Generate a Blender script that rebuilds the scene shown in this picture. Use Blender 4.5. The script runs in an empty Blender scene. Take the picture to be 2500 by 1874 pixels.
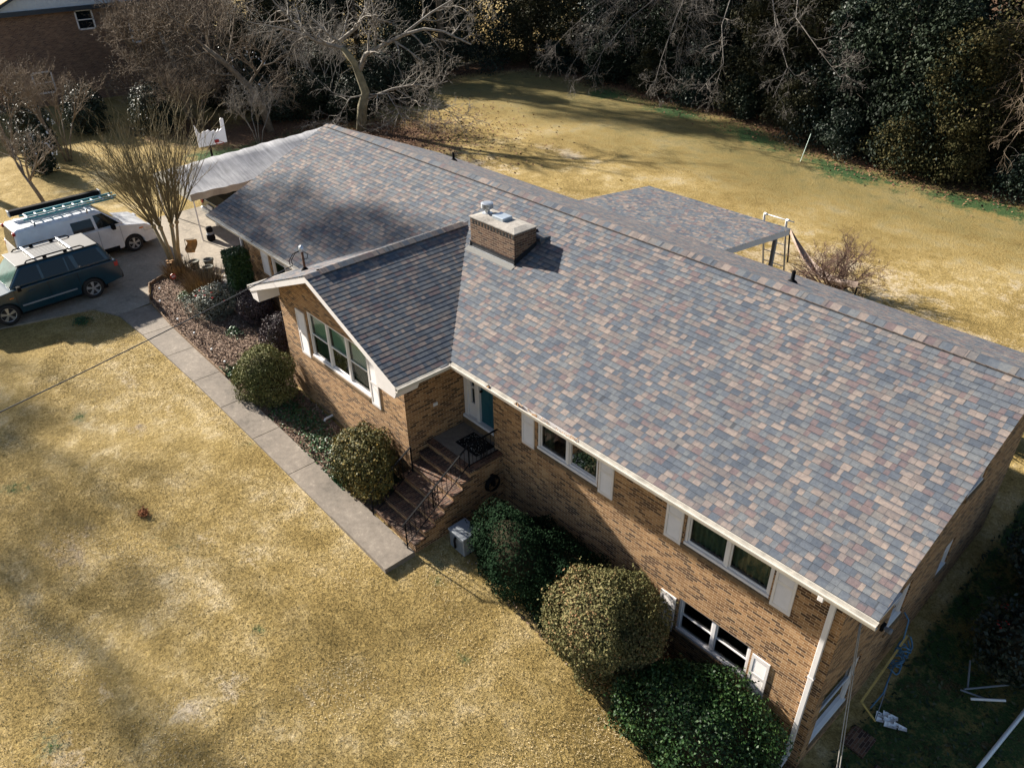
import bpy, bmesh, math, random
import numpy as np
from mathutils import Vector, Matrix
C = bpy.context.scene
rnd = random.Random(7)
R = math.radians
# ------------------------------------------------------------------ camera
def cam_axes(y, p, r):
    f = Vector((math.sin(y)*math.cos(p), math.cos(y)*math.cos(p), -math.sin(p)))
    rt = Vector((math.cos(y), -math.sin(y), 0)); up = rt.cross(f)
    return math.cos(r)*rt+math.sin(r)*up, -math.sin(r)*rt+math.cos(r)*up, f
cr, cu, cf = cam_axes(-0.84359, 0.57791, -0.016212)
cd = bpy.data.cameras.new('camera'); cam = bpy.data.objects.new('camera', cd); C.collection.objects.link(cam)
M = Matrix((( cr.x, cu.x, -cf.x, 27.617), (cr.y, cu.y, -cf.y, -9.824), (cr.z, cu.z, -cf.z, 16.035), (0, 0, 0, 1)))
cam.matrix_world = M
cd.sensor_width = 36; cd.sensor_fit = 'HORIZONTAL'; cd.lens = 1881.2/2500*36
cd.clip_start = .1; cd.clip_end = 3000
C.camera = cam
# ------------------------------------------------------------------ sky, sun, exposure
SUN_EL = R(29)
to_sun = Vector((-.972, -.233, 0)).normalized()*math.cos(SUN_EL) + Vector((0, 0, math.sin(SUN_EL)))
w = bpy.data.worlds.new('World'); C.world = w; w.use_nodes = True
nt = w.node_tree; bg = nt.nodes['Background']
sky = nt.nodes.new('ShaderNodeTexSky'); sky.sky_type = 'NISHITA'; sky.sun_disc = False
sky.sun_elevation = SUN_EL; sky.sun_rotation = math.atan2(to_sun.x, to_sun.y)
nt.links.new(sky.outputs[0], bg.inputs[0]); bg.inputs[1].default_value = .05
sd = bpy.data.lights.new('sun', 'SUN'); sd.energy = 5.0; sd.angle = R(1.2); sd.color = (1, .93, .82)
so = bpy.data.objects.new('sun', sd); C.collection.objects.link(so)
so.rotation_euler = (-to_sun).to_track_quat('-Z', 'Y').to_euler(); so.location = (-40, -5, 40)
C.view_settings.view_transform = 'Standard'; C.view_settings.look = 'None'
C.view_settings.gamma = 1; C.view_settings.use_curve_mapping = False
C.view_settings.exposure = 1.5
C.render.engine = 'CYCLES'; C.cycles.max_bounces = 6; C.cycles.diffuse_bounces = 2; C.cycles.glossy_bounces = 3
C.cycles.transparent_max_bounces = 8
# ------------------------------------------------------------------ materials
def new_mat(name):
    m = bpy.data.materials.new(name); m.use_nodes = True
    return m, m.node_tree, m.node_tree.nodes['Principled BSDF']
def N(nt, t, **k):
    n = nt.nodes.new(t)
    for a, b in k.items():
        if a.startswith('i_'): n.inputs[a[2:]].default_value = b
        else: setattr(n, a, b)
    return n
def ramp(nt, stops, interp='LINEAR'):
    r = nt.nodes.new('ShaderNodeValToRGB'); cr_ = r.color_ramp; cr_.interpolation = interp
    while len(cr_.elements) < len(stops): cr_.elements.new(.5)
    for e, (p, c) in zip(cr_.elements, stops):
        e.position = p; e.color = (*c, 1) if len(c) == 3 else c
    return r
def math_(nt, op, a, b=None, c=None):
    n = nt.nodes.new('ShaderNodeMath'); n.operation = op
    for i, v in enumerate((a, b, c)):
        if v is None: continue
        if isinstance(v, (int, float)): n.inputs[i].default_value = v
        else: nt.links.new(v, n.inputs[i])
    return n.outputs[0]
def mixc(nt, f, a, b, mode='MIX'):
    n = nt.nodes.new('ShaderNodeMix'); n.data_type = 'RGBA'; n.blend_type = mode
    for s, v in ((n.inputs[0], f), (n.inputs[6], a), (n.inputs[7], b)):
        if isinstance(v, (int, float)): s.default_value = v
        elif isinstance(v, tuple): s.default_value = (*v, 1)
        else: nt.links.new(v, s)
    return n.outputs[2]
def noise(nt, scale, detail=4, rough=.6, vec=None):
    n = nt.nodes.new('ShaderNodeTexNoise'); n.inputs['Scale'].default_value = scale
    n.inputs['Detail'].default_value = detail; n.inputs['Roughness'].default_value = rough
    if vec is None:
        g = nt.nodes.new('ShaderNodeNewGeometry'); vec = g.outputs['Position']
    nt.links.new(vec, n.inputs['Vector'])
    return n.outputs['Fac']
def bump(nt, bsdf, h, strength=.4, dist=.01):
    b = nt.nodes.new('ShaderNodeBump'); b.inputs['Strength'].default_value = strength; b.inputs['Distance'].default_value = dist
    nt.links.new(h, b.inputs['Height']); nt.links.new(b.outputs[0], bsdf.inputs['Normal'])
def plain(name, col, rough=.6, metal=0, var=.18, scale=6, spec=.5, coat=0, bmp=0):
    m, nt, b = new_mat(name)
    n = noise(nt, scale, 5)
    lo = tuple(c*(1-var) for c in col); hi = tuple(min(1, c*(1+var)) for c in col)
    r = ramp(nt, [(.3, lo), (.7, hi)]); nt.links.new(n, r.inputs[0]); nt.links.new(r.outputs[0], b.inputs['Base Color'])
    b.inputs['Roughness'].default_value = rough; b.inputs['Metallic'].default_value = metal
    b.inputs['Specular IOR Level'].default_value = spec; b.inputs['Coat Weight'].default_value = coat
    if bmp: bump(nt, b, noise(nt, scale*8, 3), .5, bmp)
    return m
def leafmat(name, cols, rough=.55, spec=.4, trans=0.0):
    m, nt, b = new_mat(name)
    a = N(nt, 'ShaderNodeAttribute', attribute_name='tint')
    k = len(cols)
    r = ramp(nt, [(i/(k-1) if k > 1 else 0, c) for i, c in enumerate(cols)])
    nt.links.new(a.outputs['Fac'], r.inputs[0]); nt.links.new(r.outputs[0], b.inputs['Base Color'])
    b.inputs['Roughness'].default_value = rough; b.inputs['Specular IOR Level'].default_value = spec
    return m
def brickmat(name, tones, mortar, bw=.2032, bh=.0677, ms=.0055, bmp=.006, stain=0):
    m, nt, b = new_mat(name)
    uv = N(nt, 'ShaderNodeUVMap', uv_map='UVMap')
    br = N(nt, 'ShaderNodeTexBrick', offset=.5, squash=1)
    nt.links.new(uv.outputs[0], br.inputs['Vector'])
    br.inputs['Color1'].default_value = (0, 0, 0, 1); br.inputs['Color2'].default_value = (1, 1, 1, 1); br.inputs['Mortar'].default_value = (.5, .5, .5, 1)
    br.inputs['Scale'].default_value = 1; br.inputs['Mortar Size'].default_value = ms; br.inputs['Mortar Smooth'].default_value = .15
    br.inputs['Brick Width'].default_value = bw; br.inputs['Row Height'].default_value = bh
    r = ramp(nt, tones); nt.links.new(br.outputs['Color'], r.inputs[0])
    n1 = noise(nt, 40, 3); n2 = noise(nt, 1.1, 5)
    v = ramp(nt, [(.25, (.72, .72, .72)), (.75, (1.25, 1.25, 1.25))]); nt.links.new(n1, v.inputs[0])
    v2 = ramp(nt, [(.3, (.78, .76, .74)), (.7, (1.18, 1.16, 1.1))]); nt.links.new(n2, v2.inputs[0])
    c = mixc(nt, 1., r.outputs[0], v.outputs[0], 'MULTIPLY'); c = mixc(nt, 1., c, v2.outputs[0], 'MULTIPLY')
    mm = ramp(nt, [(.3, tuple(x*.8 for x in mortar)), (.7, mortar)]); nt.links.new(n1, mm.inputs[0])
    c = mixc(nt, br.outputs['Fac'], c, mm.outputs[0])
    nt.links.new(c, b.inputs['Base Color']); b.inputs['Roughness'].default_value = .85
    hgt = math_(nt, 'ADD', math_(nt, 'SUBTRACT', 1., br.outputs['Fac']), math_(nt, 'MULTIPLY', n1, .35))
    bump(nt, b, hgt, .8, bmp)
    return m
def shinglemat():
    m, nt, b = new_mat('asphalt_shingle')
    uv = N(nt, 'ShaderNodeUVMap', uv_map='UVMap'); s = nt.nodes.new('ShaderNodeSeparateXYZ'); nt.links.new(uv.outputs[0], s.inputs[0])
    v = math_(nt, 'DIVIDE', s.outputs[1], .147); row = math_(nt, 'FLOOR', v); fr = math_(nt, 'FRACT', v)
    wn = N(nt, 'ShaderNodeTexWhiteNoise', noise_dimensions='1D'); nt.links.new(row, wn.inputs['W'])
    u = math_(nt, 'ADD', s.outputs[0], math_(nt, 'MULTIPLY', wn.outputs['Value'], 7.3))
    cv = nt.nodes.new('ShaderNodeCombineXYZ'); nt.links.new(math_(nt, 'MULTIPLY', u, 2.6), cv.inputs[0]); nt.links.new(math_(nt, 'MULTIPLY', row, 3.7), cv.inputs[1])
    nz = noise(nt, 1., 1, .5, cv.outputs[0])
    u2 = math_(nt, 'ADD', u, math_(nt, 'MULTIPLY', nz, .5))
    cu_ = math_(nt, 'DIVIDE', u2, .145); cell = math_(nt, 'FLOOR', cu_); cf_ = math_(nt, 'FRACT', cu_)
    c2 = nt.nodes.new('ShaderNodeCombineXYZ'); nt.links.new(cell, c2.inputs[0]); nt.links.new(row, c2.inputs[1])
    w2 = N(nt, 'ShaderNodeTexWhiteNoise', noise_dimensions='2D'); nt.links.new(c2.outputs[0], w2.inputs['Vector'])
    tones = [(0.00, (0.083, 0.096, 0.117)), (0.16, (0.113, 0.122, 0.134)), (0.30, (0.131, 0.123, 0.121)), (0.42, (0.097, 0.108, 0.124)), (0.52, (0.124, 0.096, 0.099)), (0.62, (0.172, 0.143, 0.132)), (0.72, (0.067, 0.079, 0.099)), (0.82, (0.131, 0.113, 0.110)), (0.92, (0.198, 0.164, 0.148))]
    r = ramp(nt, tones, 'CONSTANT'); nt.links.new(w2.outputs['Value'], r.inputs[0])
    geo = nt.nodes.new('ShaderNodeNewGeometry')
    sm = noise(nt, 1.3, 4); smr = ramp(nt, [(.3, (.84, .86, .90)), (.7, (1.16, 1.13, 1.08))]); nt.links.new(sm, smr.inputs[0])
    gr = noise(nt, 150, 2, .7); grr = ramp(nt, [(.3, (.72, .72, .72)), (.7, (1.3, 1.3, 1.3))]); nt.links.new(gr, grr.inputs[0])
    md = noise(nt, 14, 3); mdr = ramp(nt, [(.3, (.8, .82, .86)), (.7, (1.2, 1.17, 1.12))]); nt.links.new(md, mdr.inputs[0])
    c = mixc(nt, 1., r.outputs[0], smr.outputs[0], 'MULTIPLY'); c = mixc(nt, 1., c, grr.outputs[0], 'MULTIPLY'); c = mixc(nt, 1., c, mdr.outputs[0], 'MULTIPLY')
    w3 = N(nt, 'ShaderNodeTexWhiteNoise', noise_dimensions='3D'); c3 = nt.nodes.new('ShaderNodeCombineXYZ')
    nt.links.new(cell, c3.inputs[0]); nt.links.new(row, c3.inputs[1]); c3.inputs[2].default_value = 5; nt.links.new(c3.outputs[0], w3.inputs['Vector'])
    nb_ = noise(nt, 9, 3, .6, cv.outputs[0]); st_ = math_(nt, 'MULTIPLY', math_(nt, 'SUBTRACT', fr, math_(nt, 'ADD', .35, math_(nt, 'MULTIPLY', nb_, .45))), 3.2)
    cl = N(nt, 'ShaderNodeClamp'); nt.links.new(st_, cl.inputs[0])
    band = math_(nt, 'MULTIPLY', cl.outputs[0], math_(nt, 'MULTIPLY', w3.outputs['Value'], .95))
    c = mixc(nt, band, c, (.060, .069, .085))
    edge = math_(nt, 'LESS_THAN', cf_, .055)
    c = mixc(nt, math_(nt, 'MULTIPLY', edge, .65), c, (.03, .032, .038))
    nt.links.new(c, b.inputs['Base Color']); b.inputs['Roughness'].default_value = .92; b.inputs['Specular IOR Level'].default_value = .25
    h = math_(nt, 'ADD', math_(nt, 'MULTIPLY', w2.outputs['Value'], .6), math_(nt, 'MULTIPLY', gr, .5))
    bump(nt, b, h, .5, .005)
    return m
def groundmat():
    m, nt, b = new_mat('winter_lawn')
    A = lambda n: N(nt, 'ShaderNodeAttribute', attribute_name=n).outputs['Fac']
    n0 = noise(nt, .22, 5, .6); n1 = noise(nt, 1.3, 6, .65); n2 = noise(nt, 9, 4, .7); n3 = noise(nt, 24, 4, .8)
    base = ramp(nt, [(.35, (.165, .120, .042)), (.43, (.255, .180, .064)), (.50, (.325, .235, .090)), (.56, (.40, .30, .138)), (.64, (.53, .43, .27))])
    mx = math_(nt, 'ADD', math_(nt, 'MULTIPLY', n1, .45), math_(nt, 'ADD', math_(nt, 'MULTIPLY', n0, .47), math_(nt, 'MULTIPLY', n2, .08)))
    nt.links.new(mx, base.inputs[0])
    f = ramp(nt, [(.28, (.30, .28, .24)), (.44, (.85, .84, .81)), (.55, (1.05, 1.05, 1.03)), (.72, (1.5, 1.48, 1.42))]); nt.links.new(n3, f.inputs[0])
    f2 = ramp(nt, [(.3, (.72, .72, .70)), (.7, (1.2, 1.2, 1.2))]); nt.links.new(n2, f2.inputs[0])
    c = mixc(nt, 1., base.outputs[0], f.outputs[0], 'MULTIPLY'); c = mixc(nt, 1., c, f2.outputs[0], 'MULTIPLY')
    def masked(c, att, col, hi=.62):
        k = math_(nt, 'ADD', A(att), math_(nt, 'MULTIPLY', math_(nt, 'SUBTRACT', math_(nt, 'ADD', math_(nt, 'MULTIPLY', n1, .6), math_(nt, 'MULTIPLY', n2, .4)), .5), 1.6))
        rr = ramp(nt, [(.40, (0, 0, 0)), (hi, (1, 1, 1))]); nt.links.new(k, rr.inputs[0])
        return mixc(nt, rr.outputs[0], c, col)
    gcol = ramp(nt, [(.3, (.016, .034, .012)), (.7, (.062, .115, .036))]); nt.links.new(n3, gcol.inputs[0])
    ocol = ramp(nt, [(.3, (.075, .068, .024)), (.7, (.20, .165, .065))]); nt.links.new(n3, ocol.inputs[0])
    lcol = ramp(nt, [(.3, (.035, .02, .012)), (.5, (.115, .062, .034)), (.72, (.25, .15, .085))]); nt.links.new(n3, lcol.inputs[0])
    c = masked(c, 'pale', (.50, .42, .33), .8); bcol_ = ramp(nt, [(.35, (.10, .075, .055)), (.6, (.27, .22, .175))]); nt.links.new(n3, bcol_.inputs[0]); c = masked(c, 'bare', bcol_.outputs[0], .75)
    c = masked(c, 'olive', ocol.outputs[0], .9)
    c = masked(c, 'green', gcol.outputs[0]); c = masked(c, 'litter', lcol.outputs[0])
    nt.links.new(c, b.inputs['Base Color']); b.inputs['Roughness'].default_value = .95; b.inputs['Specular IOR Level'].default_value = .15
    h = math_(nt, 'ADD', math_(nt, 'MULTIPLY', n3, .6), math_(nt, 'MULTIPLY', n2, 1.0))
    bump(nt, b, h, .9, .06)
    return m
def concretemat(name, a, bcol):
    m, nt, b = new_mat(name)
    n0 = noise(nt, .45, 6, .7); n1 = noise(nt, 7, 5, .7); n2 = noise(nt, 60, 3, .7)
    r = ramp(nt, [(.36, tuple(x*.42 for x in a)), (.47, tuple(x*.8 for x in a)), (.56, a), (.68, bcol)])
    nt.links.new(math_(nt, 'ADD', math_(nt, 'MULTIPLY', n0, .6), math_(nt, 'MULTIPLY', n1, .4)), r.inputs[0])
    f = ramp(nt, [(.3, (.75, .75, .75)), (.7, (1.2, 1.2, 1.2))]); nt.links.new(n2, f.inputs[0])
    c = mixc(nt, 1., r.outputs[0], f.outputs[0], 'MULTIPLY')
    sp = ramp(nt, [(.66, (0, 0, 0)), (.74, (.5, .5, .5))]); nt.links.new(n1, sp.inputs[0])
    c = mixc(nt, sp.outputs[0], c, tuple(min(1, x*1.35) for x in bcol))
    nt.links.new(c, b.inputs['Base Color']); b.inputs['Roughness'].default_value = .9
    bump(nt, b, n2, .5, .004)
    return m
def glassmat(name='window_glass', tint=(.9, 1, .95), refl=.12):
    m = bpy.data.materials.new(name); m.use_nodes = True; nt = m.node_tree
    nt.nodes.remove(nt.nodes['Principled BSDF']); out = nt.nodes['Material Output']
    t = N(nt, 'ShaderNodeBsdfTransparent'); t.inputs[0].default_value = (*tint, 1)
    g = N(nt, 'ShaderNodeBsdfGlossy'); g.inputs['Roughness'].default_value = .03
    l = N(nt, 'ShaderNodeFresnel'); l.inputs[0].default_value = 1.5
    k = math_(nt, 'MINIMUM', math_(nt, 'ADD', math_(nt, 'MULTIPLY', l.outputs[0], 1.2), refl*.3), 1.)
    mx = N(nt, 'ShaderNodeMixShader'); nt.links.new(k, mx.inputs[0]); nt.links.new(t.outputs[0], mx.inputs[1]); nt.links.new(g.outputs[0], mx.inputs[2])
    nt.links.new(mx.outputs[0], out.inputs[0])
    return m
def carpaint(name, col, rough=.25):
    m, nt, b = new_mat(name)
    n = noise(nt, 3, 6); r = ramp(nt, [(.3, tuple(x*.85 for x in col)), (.7, tuple(min(1, x*1.1) for x in col))]); nt.links.new(n, r.inputs[0])
    nt.links.new(r.outputs[0], b.inputs['Base Color']); b.inputs['Roughness'].default_value = rough
    b.inputs['Coat Weight'].default_value = .35; b.inputs['Coat Roughness'].default_value = .06
    return m
TAN = [(0, (.055, .026, .011)), (.20, (.105, .048, .019)), (.32, (.20, .100, .038)), (.6, (.285, .150, .061)), (.82, (.345, .190, .082)), (1, (.40, .24, .118))]
MB_ = brickmat('tan_brick', TAN, (.52, .375, .235), ms=.0062)
M_STEP = brickmat('dark_step_brick', [(0, (.03, .012, .008)), (.4, (.065, .026, .015)), (.75, (.11, .046, .025)), (1, (.17, .09, .05))], (.20, .155, .115))
M_CHIM = brickmat('chimney_brick', [(0, (.03, .014, .010)), (.4, (.075, .034, .020)), (.8, (.12, .06, .034)), (1, (.17, .10, .06))], (.235, .18, .125), ms=.007)
M_NB = brickmat('red_brown_brick', [(0, (.09, .045, .03)), (.5, (.155, .078, .046)), (1, (.22, .125, .075))], (.34, .27, .21))
M_SH = shinglemat(); M_GR = groundmat()
M_CON = concretemat('weathered_concrete', (.215, .18, .145), (.335, .29, .235))
M_DRV = concretemat('driveway_concrete', (.30, .255, .20), (.44, .385, .31))
M_CROWN = concretemat('chimney_mortar_crown', (.34, .31, .275), (.62, .58, .52))
M_WH = plain('white_trim_paint', (.70, .67, .66), .5, var=.05, scale=3)
M_SHUT = plain('shutter_paint', (.70, .655, .63), .55, var=.05, scale=4)
M_GUT = plain('cream_gutter_paint', (.40, .365, .31), .65, var=.3, scale=5)
M_GFR = plain('gutter_front_paint', (.56, .52, .46), .55, var=.1)
M_BLK = plain('black_metal', (.010, .010, .011), .85, var=.3, spec=.08)
M_FLASH = plain('black_flashing', (.010, .011, .014), .5)
M_TEAL = plain('teal_door_paint', (.008, .075, .105), .45, var=.1)
M_GL = glassmat(); M_SCR = glassmat('insect_screen', (.42, .46, .46), 0.); M_CURT = plain('green_curtain', (.055, .085, .062), .8, var=.3, scale=9)
M_BLIND = plain('pale_green_blind', (.42, .66, .52), .7, var=.12, scale=5)
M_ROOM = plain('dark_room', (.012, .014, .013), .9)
M_GREY = plain('grey_plastic', (.20, .22, .245), .5, var=.08)
M_STEEL = plain('galvanised_metal', (.5, .52, .55), .35, .7, var=.15)
M_RUST = plain('rusty_pipe', (.13, .055, .025), .7, var=.4, scale=14)
M_BARK = plain('grey_bark', (.215, .19, .16), .9, var=.45, scale=5, bmp=.01)
M_BARKD = plain('brown_bark', (.155, .118, .082), .9, var=.4, scale=6, bmp=.01)
M_TWIG = plain('tan_twigs', (.175, .13, .088), .9, var=.35, scale=3)
M_MYRT = plain('myrtle_bark', (.33, .25, .135), .85, var=.35, scale=5)
M_PVC = plain('white_pipe', (.78, .78, .78), .4, var=.06)
M_RUB = plain('tyre_rubber', (.012, .012, .013), .8)
M_RIM = plain('alloy_rim', (.55, .56, .58), .3, .8, var=.1)
M_CGL = plain('car_glass', (.002, .008, .013), .03, var=.2, spec=.35)
M_RED = plain('red_lamp', (.35, .02, .018), .25, var=.1)
M_ORG = plain('orange_lamp', (.55, .18, .03), .3, var=.1)
# ------------------------------------------------------------------ builders
WM = {}
class MB:
    def __init__(s): s.v = []; s.f = []; s.uv = []; s.m = []
    def quad(s, *p, uv=None, m=0):
        i = len(s.v); s.v += [tuple(q) for q in p]; s.f.append(tuple(range(i, i+len(p)))); s.uv.append(uv); s.m.append(m); return s
    def box(s, x0, x1, y0, y1, z0, z1, m=0):
        i = len(s.v)
        s.v += [(x, y, z) for z in (z0, z1) for x, y in ((x0, y0), (x1, y0), (x1, y1), (x0, y1))]
        for f in ((3, 2, 1, 0), (4, 5, 6, 7), (0, 1, 5, 4), (1, 2, 6, 5), (2, 3, 7, 6), (3, 0, 4, 7)):
            s.f.append(tuple(i+k for k in f)); s.uv.append(None); s.m.append(m)
        return s
    def tube(s, path, rad, n=6, cap=True, m=0):
        path = [Vector(p) for p in path]; k = len(path)
        if isinstance(rad, (int, float)): rad = [rad]*k
        t = (path[1]-path[0]).normalized(); a = t.orthogonal().normalized(); rings = []
        for i, p in enumerate(path):
            if i: t = (path[min(i+1, k-1)]-path[i-1]).normalized() if i < k-1 else (path[i]-path[i-1]).normalized()
            a = (a-t*a.dot(t)); a = a.normalized() if a.length > 1e-6 else t.orthogonal().normalized(); b = t.cross(a)
            j = len(s.v); rings.append(j)
            for q in range(n):
                g = 2*math.pi*q/n; s.v.append(tuple(p+(a*math.cos(g)+b*math.sin(g))*rad[i]))
        for i in range(k-1):
            for q in range(n):
                s.f.append((rings[i]+q, rings[i]+(q+1) % n, rings[i+1]+(q+1) % n, rings[i+1]+q)); s.uv.append(None); s.m.append(m)
        if cap:
            s.f.append(tuple(rings[0]+q for q in reversed(range(n)))); s.f.append(tuple(rings[-1]+q for q in range(n))); s.uv += [None, None]; s.m += [m, m]
        return s
    def bar(s, a, b, wx, wz, m=0, up=(0, 0, 1)):
        a = Vector(a); b = Vector(b); t = (b-a).normalized(); u = Vector(up); sd_ = t.cross(u)
        if sd_.length < 1e-4: sd_ = t.orthogonal()
        sd_.normalize(); u = sd_.cross(t).normalized(); i = len(s.v)
        for p in (a, b):
            for q, r_ in ((-1, -1), (1, -1), (1, 1), (-1, 1)): s.v.append(tuple(p+sd_*q*wx/2+u*r_*wz/2))
        for f in ((3, 2, 1, 0), (4, 5, 6, 7), (0, 1, 5, 4), (1, 2, 6, 5), (2, 3, 7, 6), (3, 0, 4, 7)):
            s.f.append(tuple(i+k for k in f)); s.uv.append(None); s.m.append(m)
        return s
    def lathe(s, prof, c=(0, 0, 0), n=16, axis='z', m=0):
        j = []
        for r_, h in prof:
            j.append(len(s.v))
            for q in range(n):
                g = 2*math.pi*q/n; a, b = r_*math.cos(g), r_*math.sin(g)
                p = (a, b, h) if axis == 'z' else ((a, h, b) if axis == 'y' else (h, a, b))
                s.v.append((c[0]+p[0], c[1]+p[1], c[2]+p[2]))
        for i in range(len(prof)-1):
            for q in range(n):
                s.f.append((j[i]+q, j[i]+(q+1) % n, j[i+1]+(q+1) % n, j[i+1]+q)); s.uv.append(None); s.m.append(m)
        for e in (0, -1):
            if prof[e][0] > 1e-4: s.f.append(tuple(j[e]+q for q in range(n))); s.uv.append(None); s.m.append(m)
        return s
    def extrude(s, prof, axis, a, b, m=0):
        # prof: 2D loop; axis 'x' -> (x, p0, p1); 'y' -> (p0, y, p1)
        P = (lambda t, p: (t, p[0], p[1])) if axis == 'x' else (lambda t, p: (p[0], t, p[1]))
        i = len(s.v); n = len(prof)
        s.v += [P(a, p) for p in prof]+[P(b, p) for p in prof]
        for q in range(n):
            s.f.append((i+q, i+(q+1) % n, i+n+(q+1) % n, i+n+q)); s.uv.append(None); s.m.append(m)
        s.f += [tuple(i+q for q in reversed(range(n))), tuple(i+n+q for q in range(n))]; s.uv += [None, None]; s.m += [m, m]
        return s
    def build(s, name, mat, parent=None, bevel=0, smooth=False, local=False, fixn=True, seg=2, angle=35):
        me = bpy.data.meshes.new(name); me.from_pydata(s.v, [], s.f); 
        for mt in (mat if isinstance(mat, (list, tuple)) else [mat]): me.materials.append(mt)
        uvl = me.uv_layers.new(name='UVMap'); d = np.zeros(len(me.loops)*2)
        for p, uv in zip(me.polygons, s.uv):
            n = p.normal; ax = max(range(3), key=lambda i: abs(n[i]))
            for k, li in enumerate(p.loop_indices):
                if uv: d[2*li:2*li+2] = uv[k]; continue
                v = me.vertices[me.loops[li].vertex_index].co
                d[2*li:2*li+2] = (v.y, v.z) if ax == 0 else ((v.x, v.z) if ax == 1 else (v.y, v.x))
        uvl.data.foreach_set('uv', d)
        for p, mi in zip(me.polygons, s.m): p.material_index = mi
        if fixn:
            bm = bmesh.new(); bm.from_mesh(me); bmesh.ops.recalc_face_normals(bm, faces=bm.faces); bm.to_mesh(me); bm.free()
        if smooth:
            for p in me.polygons: p.use_smooth = True
        o = bpy.data.objects.new(name, me); C.collection.objects.link(o)
        if bevel:
            b = o.modifiers.new('bevel', 'BEVEL'); b.width = bevel; b.segments = seg; b.limit_method = 'ANGLE'; b.angle_limit = R(angle)
            b.harden_normals = smooth
        adopt(o, parent, local); return o
def adopt(o, parent, local=False):
    if parent is not None:
        o.parent = parent
        if not local: o.matrix_parent_inverse = WM.get(parent.name, Matrix()).inverted()
    return o
def tag(o, label=None, cat=None, group=None, kind=None):
    if label: o['label'] = label
    if cat: o['category'] = cat
    if group: o['group'] = group
    if kind: o['kind'] = kind
    return o
def thing(name, label, cat, loc=(0, 0, 0), rz=0, group=None, scale=1):
    o = bpy.data.objects.new(name, None); C.collection.objects.link(o); o.empty_display_size = .2
    o.location = loc; o.rotation_euler = (0, 0, rz); o.scale = (scale,)*3
    WM[o.name] = Matrix.Translation(loc) @ Matrix.Rotation(rz, 4, 'Z') @ Matrix.Diagonal((scale, scale, scale, 1))
    return tag(o, label, cat, group)
def copy_tree(o, parent=None):
    c = o.copy(); C.collection.objects.link(c)
    if parent is not None: c.parent = parent
    for ch in [x for x in bpy.data.objects if x.parent == o]: copy_tree(ch, c)
    return c
def np_mesh(name, V, F, mat, parent=None, tint=None, local=True, smooth=False):
    k = F.shape[1]; me = bpy.data.meshes.new(name)
    me.vertices.add(len(V)); me.vertices.foreach_set('co', V.astype(np.float32).ravel())
    me.loops.add(F.size); me.loops.foreach_set('vertex_index', F.astype(np.int32).ravel())
    me.polygons.add(len(F)); me.polygons.foreach_set('loop_start', np.arange(0, F.size, k, dtype=np.int32))
    if tint is not None:
        a = me.attributes.new('tint', 'FLOAT', 'FACE'); a.data.foreach_set('value', tint.astype(np.float32))
    if smooth: me.polygons.foreach_set('use_smooth', np.ones(len(F), bool))
    me.update(calc_edges=True); me.materials.append(mat)
    o = bpy.data.objects.new(name, me); C.collection.objects.link(o); adopt(o, parent, local); return o
# ------------------------------------------------------------------ terrain height
GX = [-200, -60, -20, -6, 0, 5, 10, 15.3, 20, 24.6, 30, 45, 80, 300]
GZ = [3.6, 3.4, 3.1, 2.85, 2.7, 2.45, 2.1, 1.69, 1.0, .15, -.3, -.8, -1.2, -1.5]
def g(x, y):
    z = np.interp(x, GX, GZ); zb = np.interp(x, [-60, 0, 25, 60], [3.3, 2.7, 1.6, .6])
    t = np.clip((np.asarray(y)-2)/12., 0, 1); t = t*t*(3-2*t)
    return z*(1-t)+zb*t
def gz(x, y): return float(g(x, y))
# ------------------------------------------------------------------ foliage
def rdirs(rg, n):
    d = rg.normal(size=(n, 3)); return d/np.linalg.norm(d, axis=1)[:, None]
def leaves(rg, P, Nn, size, aspect=.5, jit=.7):
    n = len(P); nn = Nn+rg.normal(size=(n, 3))*jit; nn /= np.linalg.norm(nn, axis=1)[:, None]
    t = rg.normal(size=(n, 3)); t -= nn*(t*nn).sum(1)[:, None]; t /= np.linalg.norm(t, axis=1)[:, None]; b = np.cross(nn, t)
    s = (size*(.6+.8*rg.random(n)))[:, None] if np.ndim(size) == 0 else size[:, None]
    a = aspect
    V = np.stack([P-t*s*.5, P+b*s*a*.5+nn*s*.08, P+t*s*.5, P-b*s*a*.5+nn*s*.08], 1).reshape(-1, 3)
    return V, np.arange(4*n).reshape(n, 4)
def lump(rg, d, amp, k=26, sharp=5):
    c = rdirs(rg, k); am = rg.uniform(-1, 1, k)*amp
    r_ = np.ones(len(d))
    for i in range(k): r_ += am[i]*np.exp(sharp*((d@c[i])-1))
    return r_
def bush_arrays(seed, rad, n, leaf, amp=.25, depth=.22, flat=-.55, aspect=.55, sharp=6, jit=.7):
    """leaf shell on a lumpy ellipsoid of radii rad, centre at origin height rad z*-flat"""
    rg = np.random.default_rng(seed); d = rdirs(rg, n)
    d = d[d[:, 2] > flat]; n = len(d); st = rg.bit_generator.state
    r_ = lump(np.random.default_rng(seed+1), d, amp, sharp=sharp)
    r_ = r_*lump(np.random.default_rng(seed+5), d, amp*.55, 130, 55)
    fall = 1-depth*rg.random(n)**2
    up = rg.random(n) < .10
    fall[up] *= 1+.13*rg.random(up.sum())
    P = d*(r_*fall)[:, None]*np.array(rad)
    P[:, 2] += rad[2]*(-flat)
    V, F = leaves(rg, P, d, leaf, aspect, jit)
    t = np.clip(.5+.22*rg.normal(size=n)+.25*(lump(np.random.default_rng(seed+2), d, .8, 18, 7)-1), 0, 1)
    return V, F, t
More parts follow.
